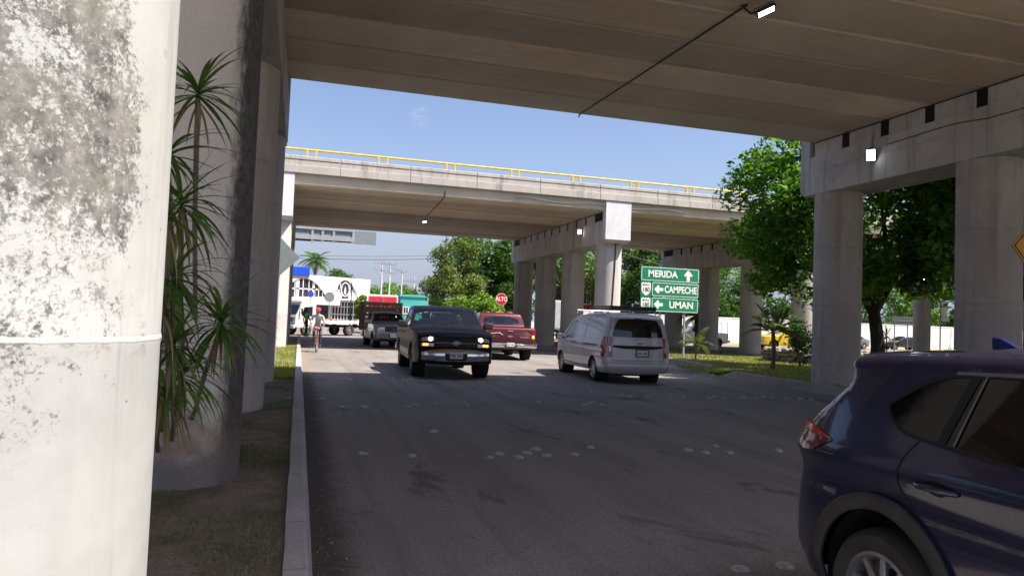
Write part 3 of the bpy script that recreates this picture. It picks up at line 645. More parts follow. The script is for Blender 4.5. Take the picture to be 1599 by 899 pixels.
def plate(parent, M, w=.32, h=.15, dark=False):
    b = B(); b.box((0, 0, 0), (w, h, .008), bev=.003); p = b.done('licence_plate', M_plate, parent, 0); p.matrix_local = M
    b = B()
    for i in range(7):
        if i in (3,): continue
        b.box((-w * .36 + i * w * .12, -.003, .0055), (w * .075, h * .42, .003))
    b.done('plate_marks', M_plated, p, 0)  # plain bars standing in for the plate characters
    if dark:
        b = B(); b.box((0, 0, -.004), (w + .05, h + .05, .012), bev=.004); b.done('plate_frame', M_black, p, 0)
    return p
def seats(parent, ys, z, mat=None, hw=.36):
    for y in ys:
        for x in (-hw, hw):
            b = B(); b.box((x, y - .05, z + .28), (.46, .14, .62), Matrix.Rotation(rad(-10), 3, 'X'), bev=.06, seg=3); b.box((x, y - .13, z + .68), (.26, .1, .18), bev=.04, seg=3); b.box((x, y + .22, z - .02), (.48, .5, .14), bev=.05, seg=2)
            b.done('seat', mat or M_seat, parent, 40)
def place(o, x, y, az): o.location = (x, y, 0); o.rotation_euler = (0, 0, -rad(az))

# ---------------------------------------------------------------- pickups
def bowtie(w=.26, h=.10): return [(-w / 2, -h * .22), (-w * .19, -h * .22), (-w * .23, -h / 2), (w * .13, -h / 2), (w * .19, -h * .22), (w / 2, -h * .22), (w / 2 - .03, h * .22), (w * .19, h * .22), (w * .23, h / 2), (-w * .13, h / 2), (-w * .19, h * .22), (-w / 2 + .03, h * .22)]
def pickup(label, paint, x, y, az, k=1.0, kw=1.0, kz=1.0, group=None, front='bars', lights=False, rear=True, emblem='bowtie', side_mould=None, rimm=None, bumper=None, tail_text=False, cab='regular'):
    o = empty('pickup_truck', label, 'pickup truck', group=group)
    cb = -.62 if cab == 'regular' else -.95
    pts = [(2.62, .40, .04), (2.73, .46, .12), (2.76, .60, .13), (2.74, .70, .12), (2.68, .74, .10), (2.68, .95, .09), (2.64, 1.09, .07), (2.52, 1.155, .05), (2.2, 1.19, .05), (1.4, 1.245, .05), (1.24, 1.262, .05), (1.18, 1.29, .06), (.60, 1.775, .05), (.50, 1.822, .03), (.2, 1.85, .022), (cb + .3, 1.85, .02), (cb + .05, 1.825, .02), (cb, 1.75, .03), (cb - .13, 1.32, .02), (cb - .16, 1.285, 0), (cb - .24, 1.28, 0), (-2.62, 1.28, 0), (-2.74, 1.27, .01), (-2.77, 1.22, .02), (-2.77, .75, .02), (-2.76, .66, .02), (-2.72, .56, .02), (-2.70, .44, .02)]
    P = [(a * k, b * kz, c) for a, b, c in pts]
    Wd = .985 * kw; sh = Shell(P, Wd, tumble=.27, belt=1.24 * kz, pf=.13, pr=.03, r=.045, lf=.75, lr=.3, zpow=1.05, tuck=.25)
    Z = lambda v: v * kz; Y = lambda v: v * k
    ar = [(Y(1.76), Z(.44), .47 * k), (Y(-1.72), Z(.44), .47 * k)]
    sw = [(Y(.98), Z(1.30)), (Y(.50), Z(1.715)), (Y(.36), Z(1.745)), (Y(-.36), Z(1.745)), (Y(-.42), Z(1.70)), (Y(-.42), Z(1.31))]
    S1, S2 = sh.sx(Y(1.13), Z(1.33)), sh.sx(Y(.66), Z(1.73)); R1, R2 = sh.sx(Y(cb - .02), Z(1.70)), sh.sx(Y(cb - .12), Z(1.36)); B1, B2 = sh.sx(Y(cb - .26), Z(1.28)), sh.sx(Y(-2.60), Z(1.28))
    ws = [(S1, -.955), (S1 + .03, -.965), (S2 - .03, -.945), (S2, -.92), (S2, .92), (S2 - .03, .945), (S1 + .03, .965), (S1, .955)]; rw = chaikin([(R1, -.78), (R1, .78), (R2, .84), (R2, -.84)], 1, True); bed = [(B1, -.86), (B1, .86), (B2, .86), (B2, -.86)]
    sh.body(paint, o, ar, [sw], [ws, rw, bed], .085)
    sh.wrap('windshield', [(S1 - .03, -.975), (S1 - .03, .975), (S2 + .03, .955), (S2 + .03, -.955)], M_clear, o, -.008); sh.wrap('rear_window', [(R1 - .02, -.8), (R1 - .02, .8), (R2 + .02, .86), (R2 + .02, -.86)], M_clear, o, -.008)
    c = np.mean(sw, 0); sh.side('side_window', [tuple(c + (np.array(q) - c) * 1.04) for q in sw], M_clear, o, -.010)
    # cabin: dashboard, floor, roof lining, seats
    b = B(); b.box((0, Y(.98), Z(1.10)), (Wd * 1.72, .42, .22), bev=.05, seg=2); b.box((0, Y(.25), Z(.82)), (Wd * 1.7, Y(1.9), .1)); b.box((0, Y(cb - .1), Z(1.02)), (Wd * 1.75, .04, .5)); b.done('dashboard', M_under, o, 30)
    seats(o, [Y(-.28)], Z(.92), M_cream if rear == 'cream' else None, .38 * kw)
    b = B(); b.tube([(-.38 * kw + .19 * math.cos(t), Y(.62) + .07 * math.sin(t), Z(1.16) + .17 * math.sin(t)) for t in np.linspace(0, 2 * math.pi, 17)], .014, 6); b.done('steering_wheel', M_black, o, 40)
    # load bed
    b = B(); yl, yr_ = Y(cb - .27), Y(-2.59); hb = Wd * .855
    for s_ in (-1, 1): b.box((s_ * (hb - .01), (yl + yr_) / 2, Z(1.02)), (.02, yl - yr_, Z(.5)))
    b.box((0, (yl + yr_) / 2, Z(.78)), (2 * hb, yl - yr_, .02)); b.box((0, yl, Z(1.02)), (2 * hb, .02, Z(.5))); b.box((0, yr_, Z(1.02)), (2 * hb, .02, Z(.5))); b.done('load_bed', paint, o, 0)
    # panel gaps
    sh.sline('door_gap', [(Y(1.10), Z(1.26)), (Y(1.13), Z(.9)), (Y(1.05), Z(.52)), (Y(-.40), Z(.50)), (Y(-.46), Z(1.28))], .012, M_seam, o); sh.sline('bed_gap', [(Y(cb - .2), Z(1.26)), (Y(cb - .2), Z(.48))], .022, M_seam, o)
    if side_mould: sh.side('side_moulding', [(Y(1.26), Z(.52)), (Y(1.26), Z(.68)), (Y(-1.22), Z(.68)), (Y(-1.22), Z(.52))], side_mould, o, .012)
    # wheels
    for wy in (1.76, -1.72):
        for sg in (-1, 1): wheel(o, sg * (Wd - .155), Y(wy), .39 * k, .26 * k, rimm or M_alloyd, 6, .56)
    for sg in (-1, 1):
        mirror_part(o, sh.sp(Y(.98), Z(1.32), sg), sg, M_black if front != 'small' else paint, (.25 * kw, .13, .20)); handle_part(o, sh, Y(-.24), Z(1.13), sg, paint)
    # front end
    f0, f1 = sh.sx(Y(2.68), Z(.78)), sh.sx(Y(2.66), Z(1.08)); fm = (f0 + f1) / 2; H_ = f1 - f0
    if front == 'bars':
        sh.wrap('grille', [(f0 + .02, -.60), (f0 + .02, .60), (f1 - .005, .60), (f1 + .03, 0), (f1 - .005, -.60)], M_black, o, .004)
        b = B()
        for q in np.linspace(f0 + .05, f1 - .02, 7):
            b.tube([sh.wp(q, u, .010) for u in np.linspace(-.58, .58, 9)], .006, 4)
        b.done('grille_mesh', M_under, o, 30)
        b = B(); b.tube([sh.wp(fm - .02, u, .022) for u in np.linspace(-.60, .60, 13)], .022, 8); b.done('grille_bar', M_chrome, o, 40)
        for sg in (-1, 1):
            hq = sh.wrap('headlight', [(fm + .02, sg * .62), (fm + .02, sg * .985), (f1 - .03, sg * .97), (f1 - .005, sg * .62)], M_lens, o, .008)[0]
            if lights:
                b = B(); p = sh.wp((fm + f1) / 2, sg * .72, .016); b.lathe([(.002, .012), (.045, .008), (.052, 0), (.052, -.02)], Matrix.Translation(p) @ Matrix.Rotation(-math.pi / 2, 4, 'X'), 20); q = b.done('bulb', M_headl, hq, 30)
            sh.wrap('turn_signal', [(f0 + .02, sg * .64), (f0 + .02, sg * .98), (fm - .03, sg * .985), (fm - .03, sg * .62)], M_lens if lights else M_amb, o, .006)
            if lights:
                b = B(); p = sh.wp((f0 + fm) / 2, sg * .86, .014); b.box(p, (.15, .02, .06), bev=.008, seg=2); b.done('turn_signal_bulb', M_ambl, o, 40)
        p = sh.wp(fm - .02, 0, .045); b = B(); b.prism(bowtie(.28, .11), frame(p, (-1, 0, 0), (0, 0, 1)), .012); b.done('emblem', M_chrome if not lights else M_alloyd, o, 0)
    else:
        sh.wrap('grille', [(f0 + .03, -.55), (f0 + .03, .55), (f1 - .01, .55), (f1 - .01, -.55)], M_black, o, .004)
        b = B()
        for q in np.linspace(f0 + .07, f1 - .05, 4): b.tube([sh.wp(q, u, .012) for u in np.linspace(-.53, .53, 9)], .012, 6)
        for u in (-.53, .53): b.tube([sh.wp(q, u, .012) for q in np.linspace(f0 + .05, f1 - .03, 5)], .014, 6)
        b.done('grille_bar', M_trim, o, 40)
        for sg in (-1, 1):
            sh.wrap('headlight', [(f0 + .06, sg * .58), (f0 + .03, sg * .985), (f1 - .04, sg * .985), (f1 - .02, sg * .58)], M_lens, o, .008)
        p = sh.wp(fm, 0, .03); b = B(); b.lathe([(.001, .02), (.085, .018), (.1, 0)], Matrix.Translation(p) @ Matrix.Rotation(-math.pi / 2, 4, 'X') @ Matrix.Scale(1.3, 4, (1, 0, 0)) @ Matrix.Scale(.6, 4, (0, 1, 0)), 24); b.done('emblem', plain('emblem_blue', (.03, .06, .18), .3), o, 40)
    # front bumper
    b0, b1 = sh.sx(Y(2.74), Z(.48)), sh.sx(Y(2.73), Z(.70))
    bm_ = bumper or M_chrome
    sh.wrap('front_bumper', [(b0 + .02, -1.0), (b0 + .02, 1.0), (b1 - .01, 1.0), (b1 + .02, .6), (b1 + .02, -.6), (b1 - .01, -1.0)], bm_, o, .012)
    sh.wrap('air_dam', [(.0, -.97), (.0, .97), (b0 + .03, .9), (b0 + .03, -.9)], M_black, o, .016); sh.wrap('bumper_intake', [(b0 + .05, -.30), (b0 + .05, .30), (b1 - .05, .34), (b1 - .05, -.34)], M_black, o, .016)
    p = sh.wp((b0 + b1) / 2 + .03, 0, .035); plate(o, frame(p, (-1, 0, 0), (0, 0, 1)), .34, .17)
    # windscreen wipers and papers on the dashboard
    b = B()
    for u0, u1 in ((-.7, -.1), (-.02, .6)): b.tube([sh.wp(S1 - .04, u0, .012), sh.wp(S1 + .03, (u0 + u1) / 2, .014), sh.wp(S1 + .05, u1, .012)], .009, 5)
    b.done('wiper', M_black, o, 30)
    if lights:
        b = B(); b.box((-.55, Y(.98), Z(1.225)), (.42, .2, .02), Matrix.Rotation(rad(18), 3, 'Z')); b.box((.02, Y(1.0), Z(1.222)), (.3, .16, .016), Matrix.Rotation(rad(-9), 3, 'Z')); b.done('paper', M_paper, o, 0)
    # tailgate
    t1, t0 = sh.sx(Y(-2.77), Z(1.22)), sh.sx(Y(-2.77), Z(.72)); hb = t0 - t1
    sh.wline('tailgate_gap', [(t1 - .02, -.885), (t0, -.885), (t0, .885), (t1 - .02, .885)], .014, M_seam, o)
    sh.wrap('tailgate_handle', [(t1 + .07, -.115), (t1 + .07, .115), (t1 + .20, .115), (t1 + .20, -.115)], M_black, o, .006)
    b = B(); b.box(sh.wp(t1 + .085, 0, .014), (.22, .02, .03), bev=.006); b.done('handle_bezel', M_chrome, o, 30)
    for sg in (-1, 1):
        sh.wrap('taillight', [(t1 + .03, sg * .90), (t1 + .03, sg * 1.0), (t0 - .02, sg * 1.0), (t0 - .02, sg * .90)], M_red, o, .012)
        sh.side('taillight', [(Y(-2.62), Z(.76)), (Y(-2.62), Z(1.20)), (Y(-2.745), Z(1.20)), (Y(-2.745), Z(.76))], M_red, o, .008, (sg,))
        sh.wrap('turn_signal', [(t1 + .24, sg * .90), (t1 + .24, sg * 1.0), (t1 + .36, sg * 1.0), (t1 + .36, sg * .90)], M_ambl if tail_text else M_amb, o, .016)
    if emblem == 'bowtie':
        p = sh.wp(t1 + .30, 0, .012); b = B(); b.prism(bowtie(.27, .105), frame(p, (1, 0, 0), (0, 0, 1)), .012); b.done('emblem', M_chrome, o, 0)
    if tail_text:
        text_obj('tailgate_lettering', 'CHEVROLET', .085, M_chrome, o, frame(sh.wp(t1 + .33, -.62, .010), (1, 0, 0), (0, 0, 1)), .004, .85); text_obj('tailgate_lettering', 'SILVERADO', .085, M_chrome, o, frame(sh.wp(t1 + .33, .60, .010), (1, 0, 0), (0, 0, 1)), .004, .85)
        b = B(); b.tube([sh.wp(t1 + .20, -.80, .008), sh.wp(t1 + .17, -.55, .008), sh.wp(t1 + .19, -.40, .008), sh.wp(t1 + .25, -.30, .008)], .007, 5); b.tube([sh.wp(t1 + .13, -.46, .008), sh.wp(t1 + .22, -.38, .008)], .007, 5); b.done('scroll_sticker', M_paper, o, 30)
    b = B(); yb = Y(-2.86)
    b.box((0, yb, Z(.60)), (Wd * 2.02, .17, .19 * kz), bev=.03, seg=2); b.done('rear_bumper', M_chrome, o, 40)
    b = B(); b.box((0, yb - .04, Z(.705)), (Wd * 1.9, .12, .02)); b.box((0, yb - .087, Z(.545)), (.5, .012, .06)); b.done('bumper_pad', M_black, o, 0)
    plate(o, frame((0, yb - .095, Z(.62)), (1, 0, 0), (0, 0, 1)), .30, .15)
    b = B(); b.cyl((-Wd * .8, Y(-1.72), .39 * k), (Wd * .8, Y(-1.72), .39 * k), .06, seg=10); b.lathe([(.001, -.16), (.11, -.12), (.15, 0), (.11, .12), (.001, .16)], Matrix.Translation((0, Y(-1.72), .39 * k)), 14); b.tube([(.45, Y(-.5), .42), (.45, Y(-2.0), .42), (.55, Y(-2.5), .44)], .045, 8); b.done('rear_axle', M_under, o, 40)
    place(o, x, y, az); return o, sh

P_dark = carpaint('dark_blue_black_paint', (.006, .007, .014), .0, .4, .04, .10, .10)
P_red = carpaint('maroon_paint', (.085, .006, .013), .2, .3, .12)
P_grey = carpaint('silver_grey_paint', (.21, .215, .23), .55, .36, .2)
P_silver = carpaint('silver_van_paint', (.42, .415, .445), .25, .4, .12, .6)
P_white = carpaint('white_paint', (.72, .72, .71), 0, .35, .2)
P_yellow = carpaint('yellow_paint_car', (.66, .44, .01), 0, .3, .12)
P_black = carpaint('black_car_paint', (.012, .012, .014), .2, .25, .2)
P_navy = carpaint('navy_blue_paint', (.012, .0125, .040), .2, .18, .10)
P_slate = carpaint('slate_blue_paint', (.09, .11, .16), .4, .3, .15)
M_bmpd = plain('dull_bumper', (.13, .125, .12), .5, .3, dirt=.2)

pk, _ = pickup('dark blue-black pickup truck with lit headlights driving towards us in the middle of the road', P_dark, 4.10, 21.62, 182.5, 1.04, 1.085, 1.04, group=None, lights=True, side_mould=M_alloyd, rimm=M_alloyd)
rp, _ = pickup('maroon pickup truck seen from behind, lettering and bow-tie emblem on its tailgate', P_red, 8.34, 30.75, 5, 1.03, 1.08, 1.02, rear='cream', tail_text=True)
# small marker lamps on the cab roof of the maroon pickup
b = B()
for x_ in (-.5, -.1, .1, .5): b.box((x_, -.3, 1.91), (.14, .06, .03), bev=.01)
b.done('roof_marker_lamp', M_amb, rp, 30)
rg, rsh = pickup('silver-grey pickup truck with a tall brown wooden stake rack over its bed', P_grey, 4.28, 37.9, 177, .90, .90, .95, front='small', bumper=M_bmpd, emblem=None)
M_wood = plain('weathered_wood', (.22, .14, .10), .85, var=.3)
b = B()
for sg in (-1, 1):
    for yy in np.linspace(-.85, -2.5, 4): b.box((sg * .98, yy, 1.5), (.06, .09, 1.45))
    for zz in np.linspace(.95, 2.2, 7): b.box((sg * .95, -1.68, zz), (.025, 1.75, .12))
for yy in (-.82, -2.52):
    for xx in np.linspace(-.95, .95, 5): b.box((xx, yy, 1.72 if yy > -1 else 1.5), (.09, .05, 1.0 if yy > -1 else 1.45))
    for zz in np.linspace(1.4 if yy > -1 else .95, 2.16, 5): b.box((0, yy + .035, zz), (1.98, .022, .135))
b.box((0, -.82, 2.24), (2.06, .07, .05)); b.done('stake_rack', M_wood, rg, 0)
p1 = gp(1128, 544.5); wp_, _ = pickup('white pickup truck with a pipe rack over its bed, parked beyond the far piers', P_white, p1.x - 2.3, p1.y + .5, -96, .95, .95, .95, front='small', emblem=None)
b = B()
for sg in (-1, 1):
    for yy in (-.85, -1.4, -2.0, -2.6): b.tube([(sg * .82, yy, 1.15), (sg * .82, yy, 2.05)], .022, 6)
    for zz in (1.45, 1.75, 2.05): b.tube([(sg * .82, -.85, zz), (sg * .82, -2.6, zz)], .02, 6)
b.tube([(-.82, -.85, 2.05), (.82, -.85, 2.05)], .022, 6); b.tube([(-.82, -2.6, 2.05), (.82, -2.6, 2.05)], .022, 6); b.done('pipe_rack', M_steel, wp_, 40)
p1 = gp(1206, 546); pickup('bright yellow pickup truck beyond the rubble planter wall', P_yellow, p1.x + 1.7, p1.y + .6, -86, .93, .93, .95, front='small', emblem=None)

# ---------------------------------------------------------------- silver cargo van
def van():
    o = empty('cargo_van', 'silver cargo van with red upright tail lights and a black roof rack, seen from behind', 'van')
    pts = [(2.48, .30, .05), (2.56, .42, .13), (2.57, .62, .15), (2.50, .86, .12), (2.36, 1.00, .08), (1.75, 1.14, .06), (1.60, 1.20, .07), (.98, 1.68, .08), (.80, 1.77, .06), (.4, 1.85, .05), (-.4, 1.90, .04), (-1.8, 1.905, .04), (-2.25, 1.88, .04), (-2.40, 1.82, .04), (-2.46, 1.72, .04), (-2.52, 1.25, .06), (-2.55, .95, .07), (-2.56, .62, .06), (-2.60, .54, .07), (-2.60, .40, .07), (-2.52, .30, .05)]
    sh = Shell(pts, .96, tumble=.20, belt=1.02, pf=.22, pr=.06, r=.075, lf=.8, lr=.35, crease=.010, cz=.98, zpow=1.1)
    ar = [(1.63, .33, .385), (-1.57, .33, .385)]
    dw = [(1.42, 1.13), (.88, 1.60), (.74, 1.665), (.34, 1.69), (.30, 1.14)]
    R1, R2 = sh.sx(-2.45, 1.74), sh.sx(-2.51, 1.24); S1, S2 = sh.sx(1.58, 1.22), sh.sx(1.02, 1.66)
    rw = chaikin([(R1, -.70), (R1, .70), (R1 + .04, .84), (R2 - .06, .945), (R2, .86), (R2, -.86), (R2 - .06, -.945), (R1 + .04, -.84)], 1, True)
    sh.body(P_silver, o, ar, [dw], [chaikin([(S1, -.9), (S1, .9), (S2, .86), (S2, -.86)], 1, True)], .075)
    sh.wrap('windshield', [(S1 - .03, -.92), (S1 - .03, .92), (S2 + .03, .88), (S2 + .03, -.88)], M_smoke, o, -.008); c = np.mean(dw, 0); sh.side('side_window', [tuple(c + (np.array(q) - c) * 1.05) for q in dw], M_smoke, o, -.010)
    sh.wrap('rear_window', rw, M_tint, o, .005)
    b = B(); b.box((0, 1.45, 1.0), (1.6, .5, .22), bev=.05); b.box((0, .0, .55), (1.7, 4.4, .08)); b.box((0, .05, 1.2), (1.6, .03, 1.1)); b.done('dashboard', M_under, o, 30); seats(o, [.35], .75)
    # pressed panels where side glass would be, sliding door rail
    for pl in ([(.20, 1.16), (.22, 1.66), (-.62, 1.68), (-.64, 1.16)], [(-.74, 1.16), (-.74, 1.68), (-1.95, 1.66), (-2.14, 1.16)]):
        sh.sline('panel_crease', list(chaikin(pl, 1, True)) + [chaikin(pl, 1, True)[0]], .012, P_silver, o, .005)
    sh.side('slide_rail', [(-.76, 1.00), (-.76, 1.035), (-1.98, 1.035), (-1.98, 1.00)], M_seam, o, .005)
    sh.sline('door_gap', [(1.40, 1.10), (1.43, .8), (1.22, .42), (.28, .42), (.25, 1.05), (.25, 1.72)], .012, M_seam, o); sh.sline('slide_door_gap', [(-.70, 1.76), (-.71, 1.0), (-.71, .44)], .014, M_seam, o); sh.sline('sill_line', [(1.2, .40), (-1.15, .40)], .02, M_trim, o)
    sh.sline('bumper_gap', [(-1.98, .62), (-2.50, .70)], .010, M_seam, o)
    for wy in (1.63, -1.57):
        for sg in (-1, 1): wheel(o, sg * .83, wy, .33, .22, M_alloy, 10, .66)
    for sg in (-1, 1):
        mirror_part(o, sh.sp(1.36, 1.14, sg), sg, M_black, (.22, .12, .19)); handle_part(o, sh, .42, 1.03, sg, M_black, .17); handle_part(o, sh, .10, 1.03, sg, M_black, .17)
        # tall tail lights wrapping the corner
        tl = sh.side('taillight', [(-2.28, .72), (-2.22, 1.18), (-2.34, 1.28), (-2.53, 1.26), (-2.56, .72)], M_red, o, .006, (sg,))[0]
        a, c_ = sh.sx(-2.515, 1.28), sh.sx(-2.555, .72); sh.wrap('taillight', [(a, sg * .885), (a, sg * 1.0), (c_, sg * 1.0), (c_, sg * .90)], M_red, o, .006)
        m = (a + c_) / 2; sh.wrap('reverse_light', [(m - .02, sg * .91), (m - .02, sg * .985), (m + .12, sg * .985), (m + .12, sg * .91)], M_lens, o, .010)
    t1, t0 = sh.sx(-2.44, 1.80), sh.sx(-2.56, .64); sh.wline('tailgate_gap', [(t1, -.80), (t1 + .1, -.90), (t0, -.88), (t0, .88), (t1 + .1, .90), (t1, .80)], .013, M_seam, o)
    k = sh.sx(-2.55, 1.0); sh.wrap('garnish', [(k - .045, -.86), (k - .045, .86), (k + .0, .86), (k + .045, .5), (k + .045, -.5), (k, -.86)], M_seam, o, .010)
    p = sh.wp(k + .15, .12, .03); plate(o, frame(p, (1, 0, 0), (0, 0, 1)), .32, .15, True)
    p = sh.wp(k - .12, .06, .012); b = B(); b.tube([p + Vector((.085 * math.cos(t), -.003, .036 * math.sin(t))) for t in np.linspace(0, 2 * math.pi, 21)], .007, 6); b.tube([p + Vector((-.03, 0, -.03)), p + Vector((-.012, 0, .028))], .006, 5); b.tube([p + Vector((.012, 0, -.028)), p + Vector((.03, 0, .03))], .006, 5); b.tube([p + Vector((-.025, 0, 0)), p + Vector((.025, 0, 0))], .006, 5); b.done('emblem', M_chrome, o, 40)
    sh.wrap('brake_light', [(t1 + .03, -.16), (t1 + .03, .16), (t1 + .075, .16), (t1 + .075, -.16)], M_redd, o, .006)
    b0 = sh.sx(-2.6, .54); b = B(); b.tube([sh.wp(b0 - .03, u, .008) for u in np.linspace(-.95, .95, 15)], .012, 6); b.done('bumper_lip', P_silver, o, 40)
    b = B(); b.tube([(.5, -1.4, .3), (.52, -2.2, .28), (.5, -2.58, .26)], .035, 8); b.box((0, -2.1, .27), (.9, .5, .12), bev=.04); b.cyl((-.8, -1.57, .33), (.8, -1.57, .33), .05, seg=8); b.done('exhaust', M_under, o, 30)
    # roof rack: feet, cross bars and a carried bundle frame
    b = B()
    b.tube([(-.70, .75, 1.91), (-.70, .75, 2.0), (.70, .75, 2.0), (.70, .75, 1.91)], .018, 6); b.done('roof_bar', M_steel, o, 40); b = B()
    for yy in (-.45, -1.5, -2.05):
        b.tube([(-.70, yy, 1.90), (-.70, yy, 2.02), (.70, yy, 2.02), (.70, yy, 1.90)], .018, 6)
    for sg in (-1, 1): b.tube([(sg * .66, -.45, 2.03), (sg * .66, -2.15, 2.03)], .02, 6); b.tube([(sg * .66, -.45, 2.10), (sg * .66, -2.15, 2.10)], .014, 6)
    for yy in np.linspace(-.45, -2.15, 6): b.tube([(-.66, yy, 2.02), (-.66, yy, 2.1), (.66, yy, 2.1), (.66, yy, 2.02)], .014, 6)
    b.box((.0, -2.16, 2.065), (1.32, .03, .07)); b.done('roof_rack', M_black, o, 40)
    place(o, 9.03, 20.62, 4); return o
van()

# ---------------------------------------------------------------- near crossover
def crossover():
    o = empty('crossover_car', 'dark blue crossover car cut off by the right edge, close to the camera', 'car')
    pts = [(2.06, .26, .05), (2.13, .42, .14), (2.12, .70, .15), (2.02, .86, .12), (1.7, .96, .07), (1.05, 1.04, .05), (.86, 1.07, .06), (.12, 1.47, .06), (-.10, 1.525, .045), (-.5, 1.555, .04), (-1.0, 1.555, .035), (-1.45, 1.535, .03), (-1.70, 1.515, .02), (-1.80, 1.50, .015), (-1.835, 1.47, .01), (-1.825, 1.415, .01), (-1.77, 1.385, .02), (-1.80, 1.34, .03), (-2.02, 1.15, .05), (-2.09, 1.10, .06), (-2.15, 1.02, .07), (-2.14, .88, .08), (-2.145, .72, .08), (-2.18, .58, .08), (-2.17, .40, .07), (-2.10, .27, .05)]
    sh = Shell(pts, .882, tumble=.33, belt=1.0, pf=.24, pr=.11, r=.07, lf=.85, lr=.5, crease=.020, cz=.97, zpow=1.12, tuck=.35, it=3)
    ax = [(1.22, .36, .405), (-1.42, .36, .405)]
    dlo = [(.62, 1.09), (.12, 1.40), (-.1, 1.45), (-.5, 1.468), (-1.0, 1.452), (-1.21, 1.432), (-1.44, 1.288), (-1.455, 1.255), (-1.37, 1.175), (-1.26, 1.142), (-.7, 1.10), (0, 1.085)]
    S1, S2 = sh.sx(.84, 1.09), sh.sx(.18, 1.45); R1, R2 = sh.sx(-1.80, 1.34), sh.sx(-2.01, 1.16)
    dl = chaikin(dlo, 2, True); c0 = dl.mean(0); rwp = chaikin([(R1, -.84), (R1, .84), (R2 + .02, .88), (R2 + .02, -.88)], 1, True); wsp = [(S1, -.9), (S1, .9), (S2, .86), (S2, -.86)]
    sh.body(P_navy, o, ax, [c0 + (dl - c0) * .985], [wsp, rwp], .05); M_dkg = glassy('privacy_glass', (.055, .06, .065), 1)
    sh.side('side_window', dl, M_dkg, o, .003, step=.05); sh.wrap('windshield', [(S1 - .02, -.92), (S1 - .02, .92), (S2 + .02, .88), (S2 + .02, -.88)], M_clear, o, -.006)
    sh.wrap('rear_window', c0 * 0 + rwp * 1.0, M_dkg, o, -.004)
    seats(o, [.05, -.85], .62, M_trim, .38); b = B(); b.box((0, .85, .93), (1.5, .45, .2), bev=.05); b.box((0, -.1, .45), (1.5, 3.2, .08)); b.box((0, -1.45, .82), (1.4, .8, .06)); b.done('cabin_floor', M_under, o, 0)
    b = B(); b.prism([(-.62, 1.50), (-1.3, 1.48), (-1.72, 1.40), (-1.3, 1.46)], frame((-.6, 0, 0), (0, 1, 0), (0, 0, 1)), 1.2); b.done('roof_lining', M_cream, o, 0)
    sh.sline('window_seal', list(dl) + [dl[0]], .018, M_seam, o, .006)
    sh.side('roof_line_trim', [(-1.12, 1.447), (-1.12, 1.462), (-.5, 1.485), (.05, 1.455), (.05, 1.44), (-.5, 1.470)], M_bmpd, o, .010, step=.04)
    sh.sline('window_pillar', [(-1.01, 1.46), (-1.10, 1.14)], .045, M_seam, o, .007); sh.sline('window_divider', [(-.96, 1.46), (-1.03, 1.14)], .010, M_bmpd, o, .010); sh.sline('window_pillar', [(-.14, 1.46), (-.20, 1.09)], .09, M_seam, o, .007)
    # door shut lines
    sh.sline('door_gap', [(-1.22, 1.13), (-1.285, 1.05), (-1.30, .90), (-1.19, .78), (-1.05, .62), (-.98, .42), (-.10, .40), (-.15, 1.08)], .007, M_seam, o); sh.sline('door_gap', [(-.15, .42), (.92, .42), (.86, .9), (.70, 1.06)], .007, M_seam, o)
    sh.sline('fuel_flap_gap', chaikin([(-1.62, .98), (-1.46, .97), (-1.46, .83), (-1.63, .84)], 2, True), .004, M_seam, o, .003, (-1,))
    # body-side moulding and cladding around the arches
    for y, z, r in ax:
        t = np.linspace(-.22, math.pi + .22, 40); po = [(y + (r + .075) * math.cos(a), z + (r + .075) * math.sin(a)) for a in t]; pi_ = [(y + (r - .004) * math.cos(a), z + (r - .004) * math.sin(a)) for a in t[::-1]]
        for q in sh.side('arch_cladding', po + pi_, M_trim, o, .013, step=.04):
            m = q.modifiers.new('lip', 'SOLIDIFY'); m.thickness = .024; m.offset = 0
    sh.side('sill_cladding', [(-.96, .27), (-.96, .42), (.78, .42), (.78, .27)], M_trim, o, .012); sh.sline('body_crease', [(-.9, .62), (-.6, .66), (.7, .70)], .012, P_navy, o, .012)
    # tail lights: thin wedges running into the rear wing
    a, c_ = sh.sx(-2.12, 1.075), sh.sx(-2.145, .95)
    for sg in (-1, 1):
        tl = sh.side('taillight', [(-1.76, 1.052), (-1.90, 1.092), (-2.085, 1.115), (-2.13, 1.08), (-1.92, 1.055)], M_red, o, .010, (sg,), step=.03)[0]
        sh.side('taillight', [(-1.76, 1.048), (-1.92, 1.052), (-2.13, 1.075), (-2.148, .99), (-2.13, .955), (-1.90, .972)], M_redd, o, .007, (sg,), step=.03)
        sh.wrap('taillight', [(a, sg * .55), (a, sg * 1.0), (c_, sg * 1.0), (c_ - .03, sg * .62)], M_redd, o, .008); sh.wrap('taillight', [(a + .01, sg * .58), (a + .01, sg * 1.0), (a + .035, sg * 1.0), (a + .035, sg * .6)], M_redl, o, .012)
        handle_part(o, sh, -1.08, .945, sg, P_navy, .23); handle_part(o, sh, -.02, .935, sg, P_navy, .23)
        for p in (( -1.08, .945), (-.02, .935)):
            t = [(p[0] + .06 * math.cos(q), p[1] + .035 * math.sin(q)) for q in np.linspace(0, 2 * math.pi, 15)[:-1]]; sh.side('handle_recess', t, M_seam, o, .0025, (sg,), step=.03)
        for wy in (1.22, -1.42): wheel(o, sg * .775, wy, .335, .225, M_alloyd, 10, .66)
        mirror_part(o, sh.sp(.55, 1.10, sg), sg, P_navy, (.2, .14, .15))
    # rear spoiler, roof channel, fin
    b = B(); k = sh.sx(-1.72, 1.485)
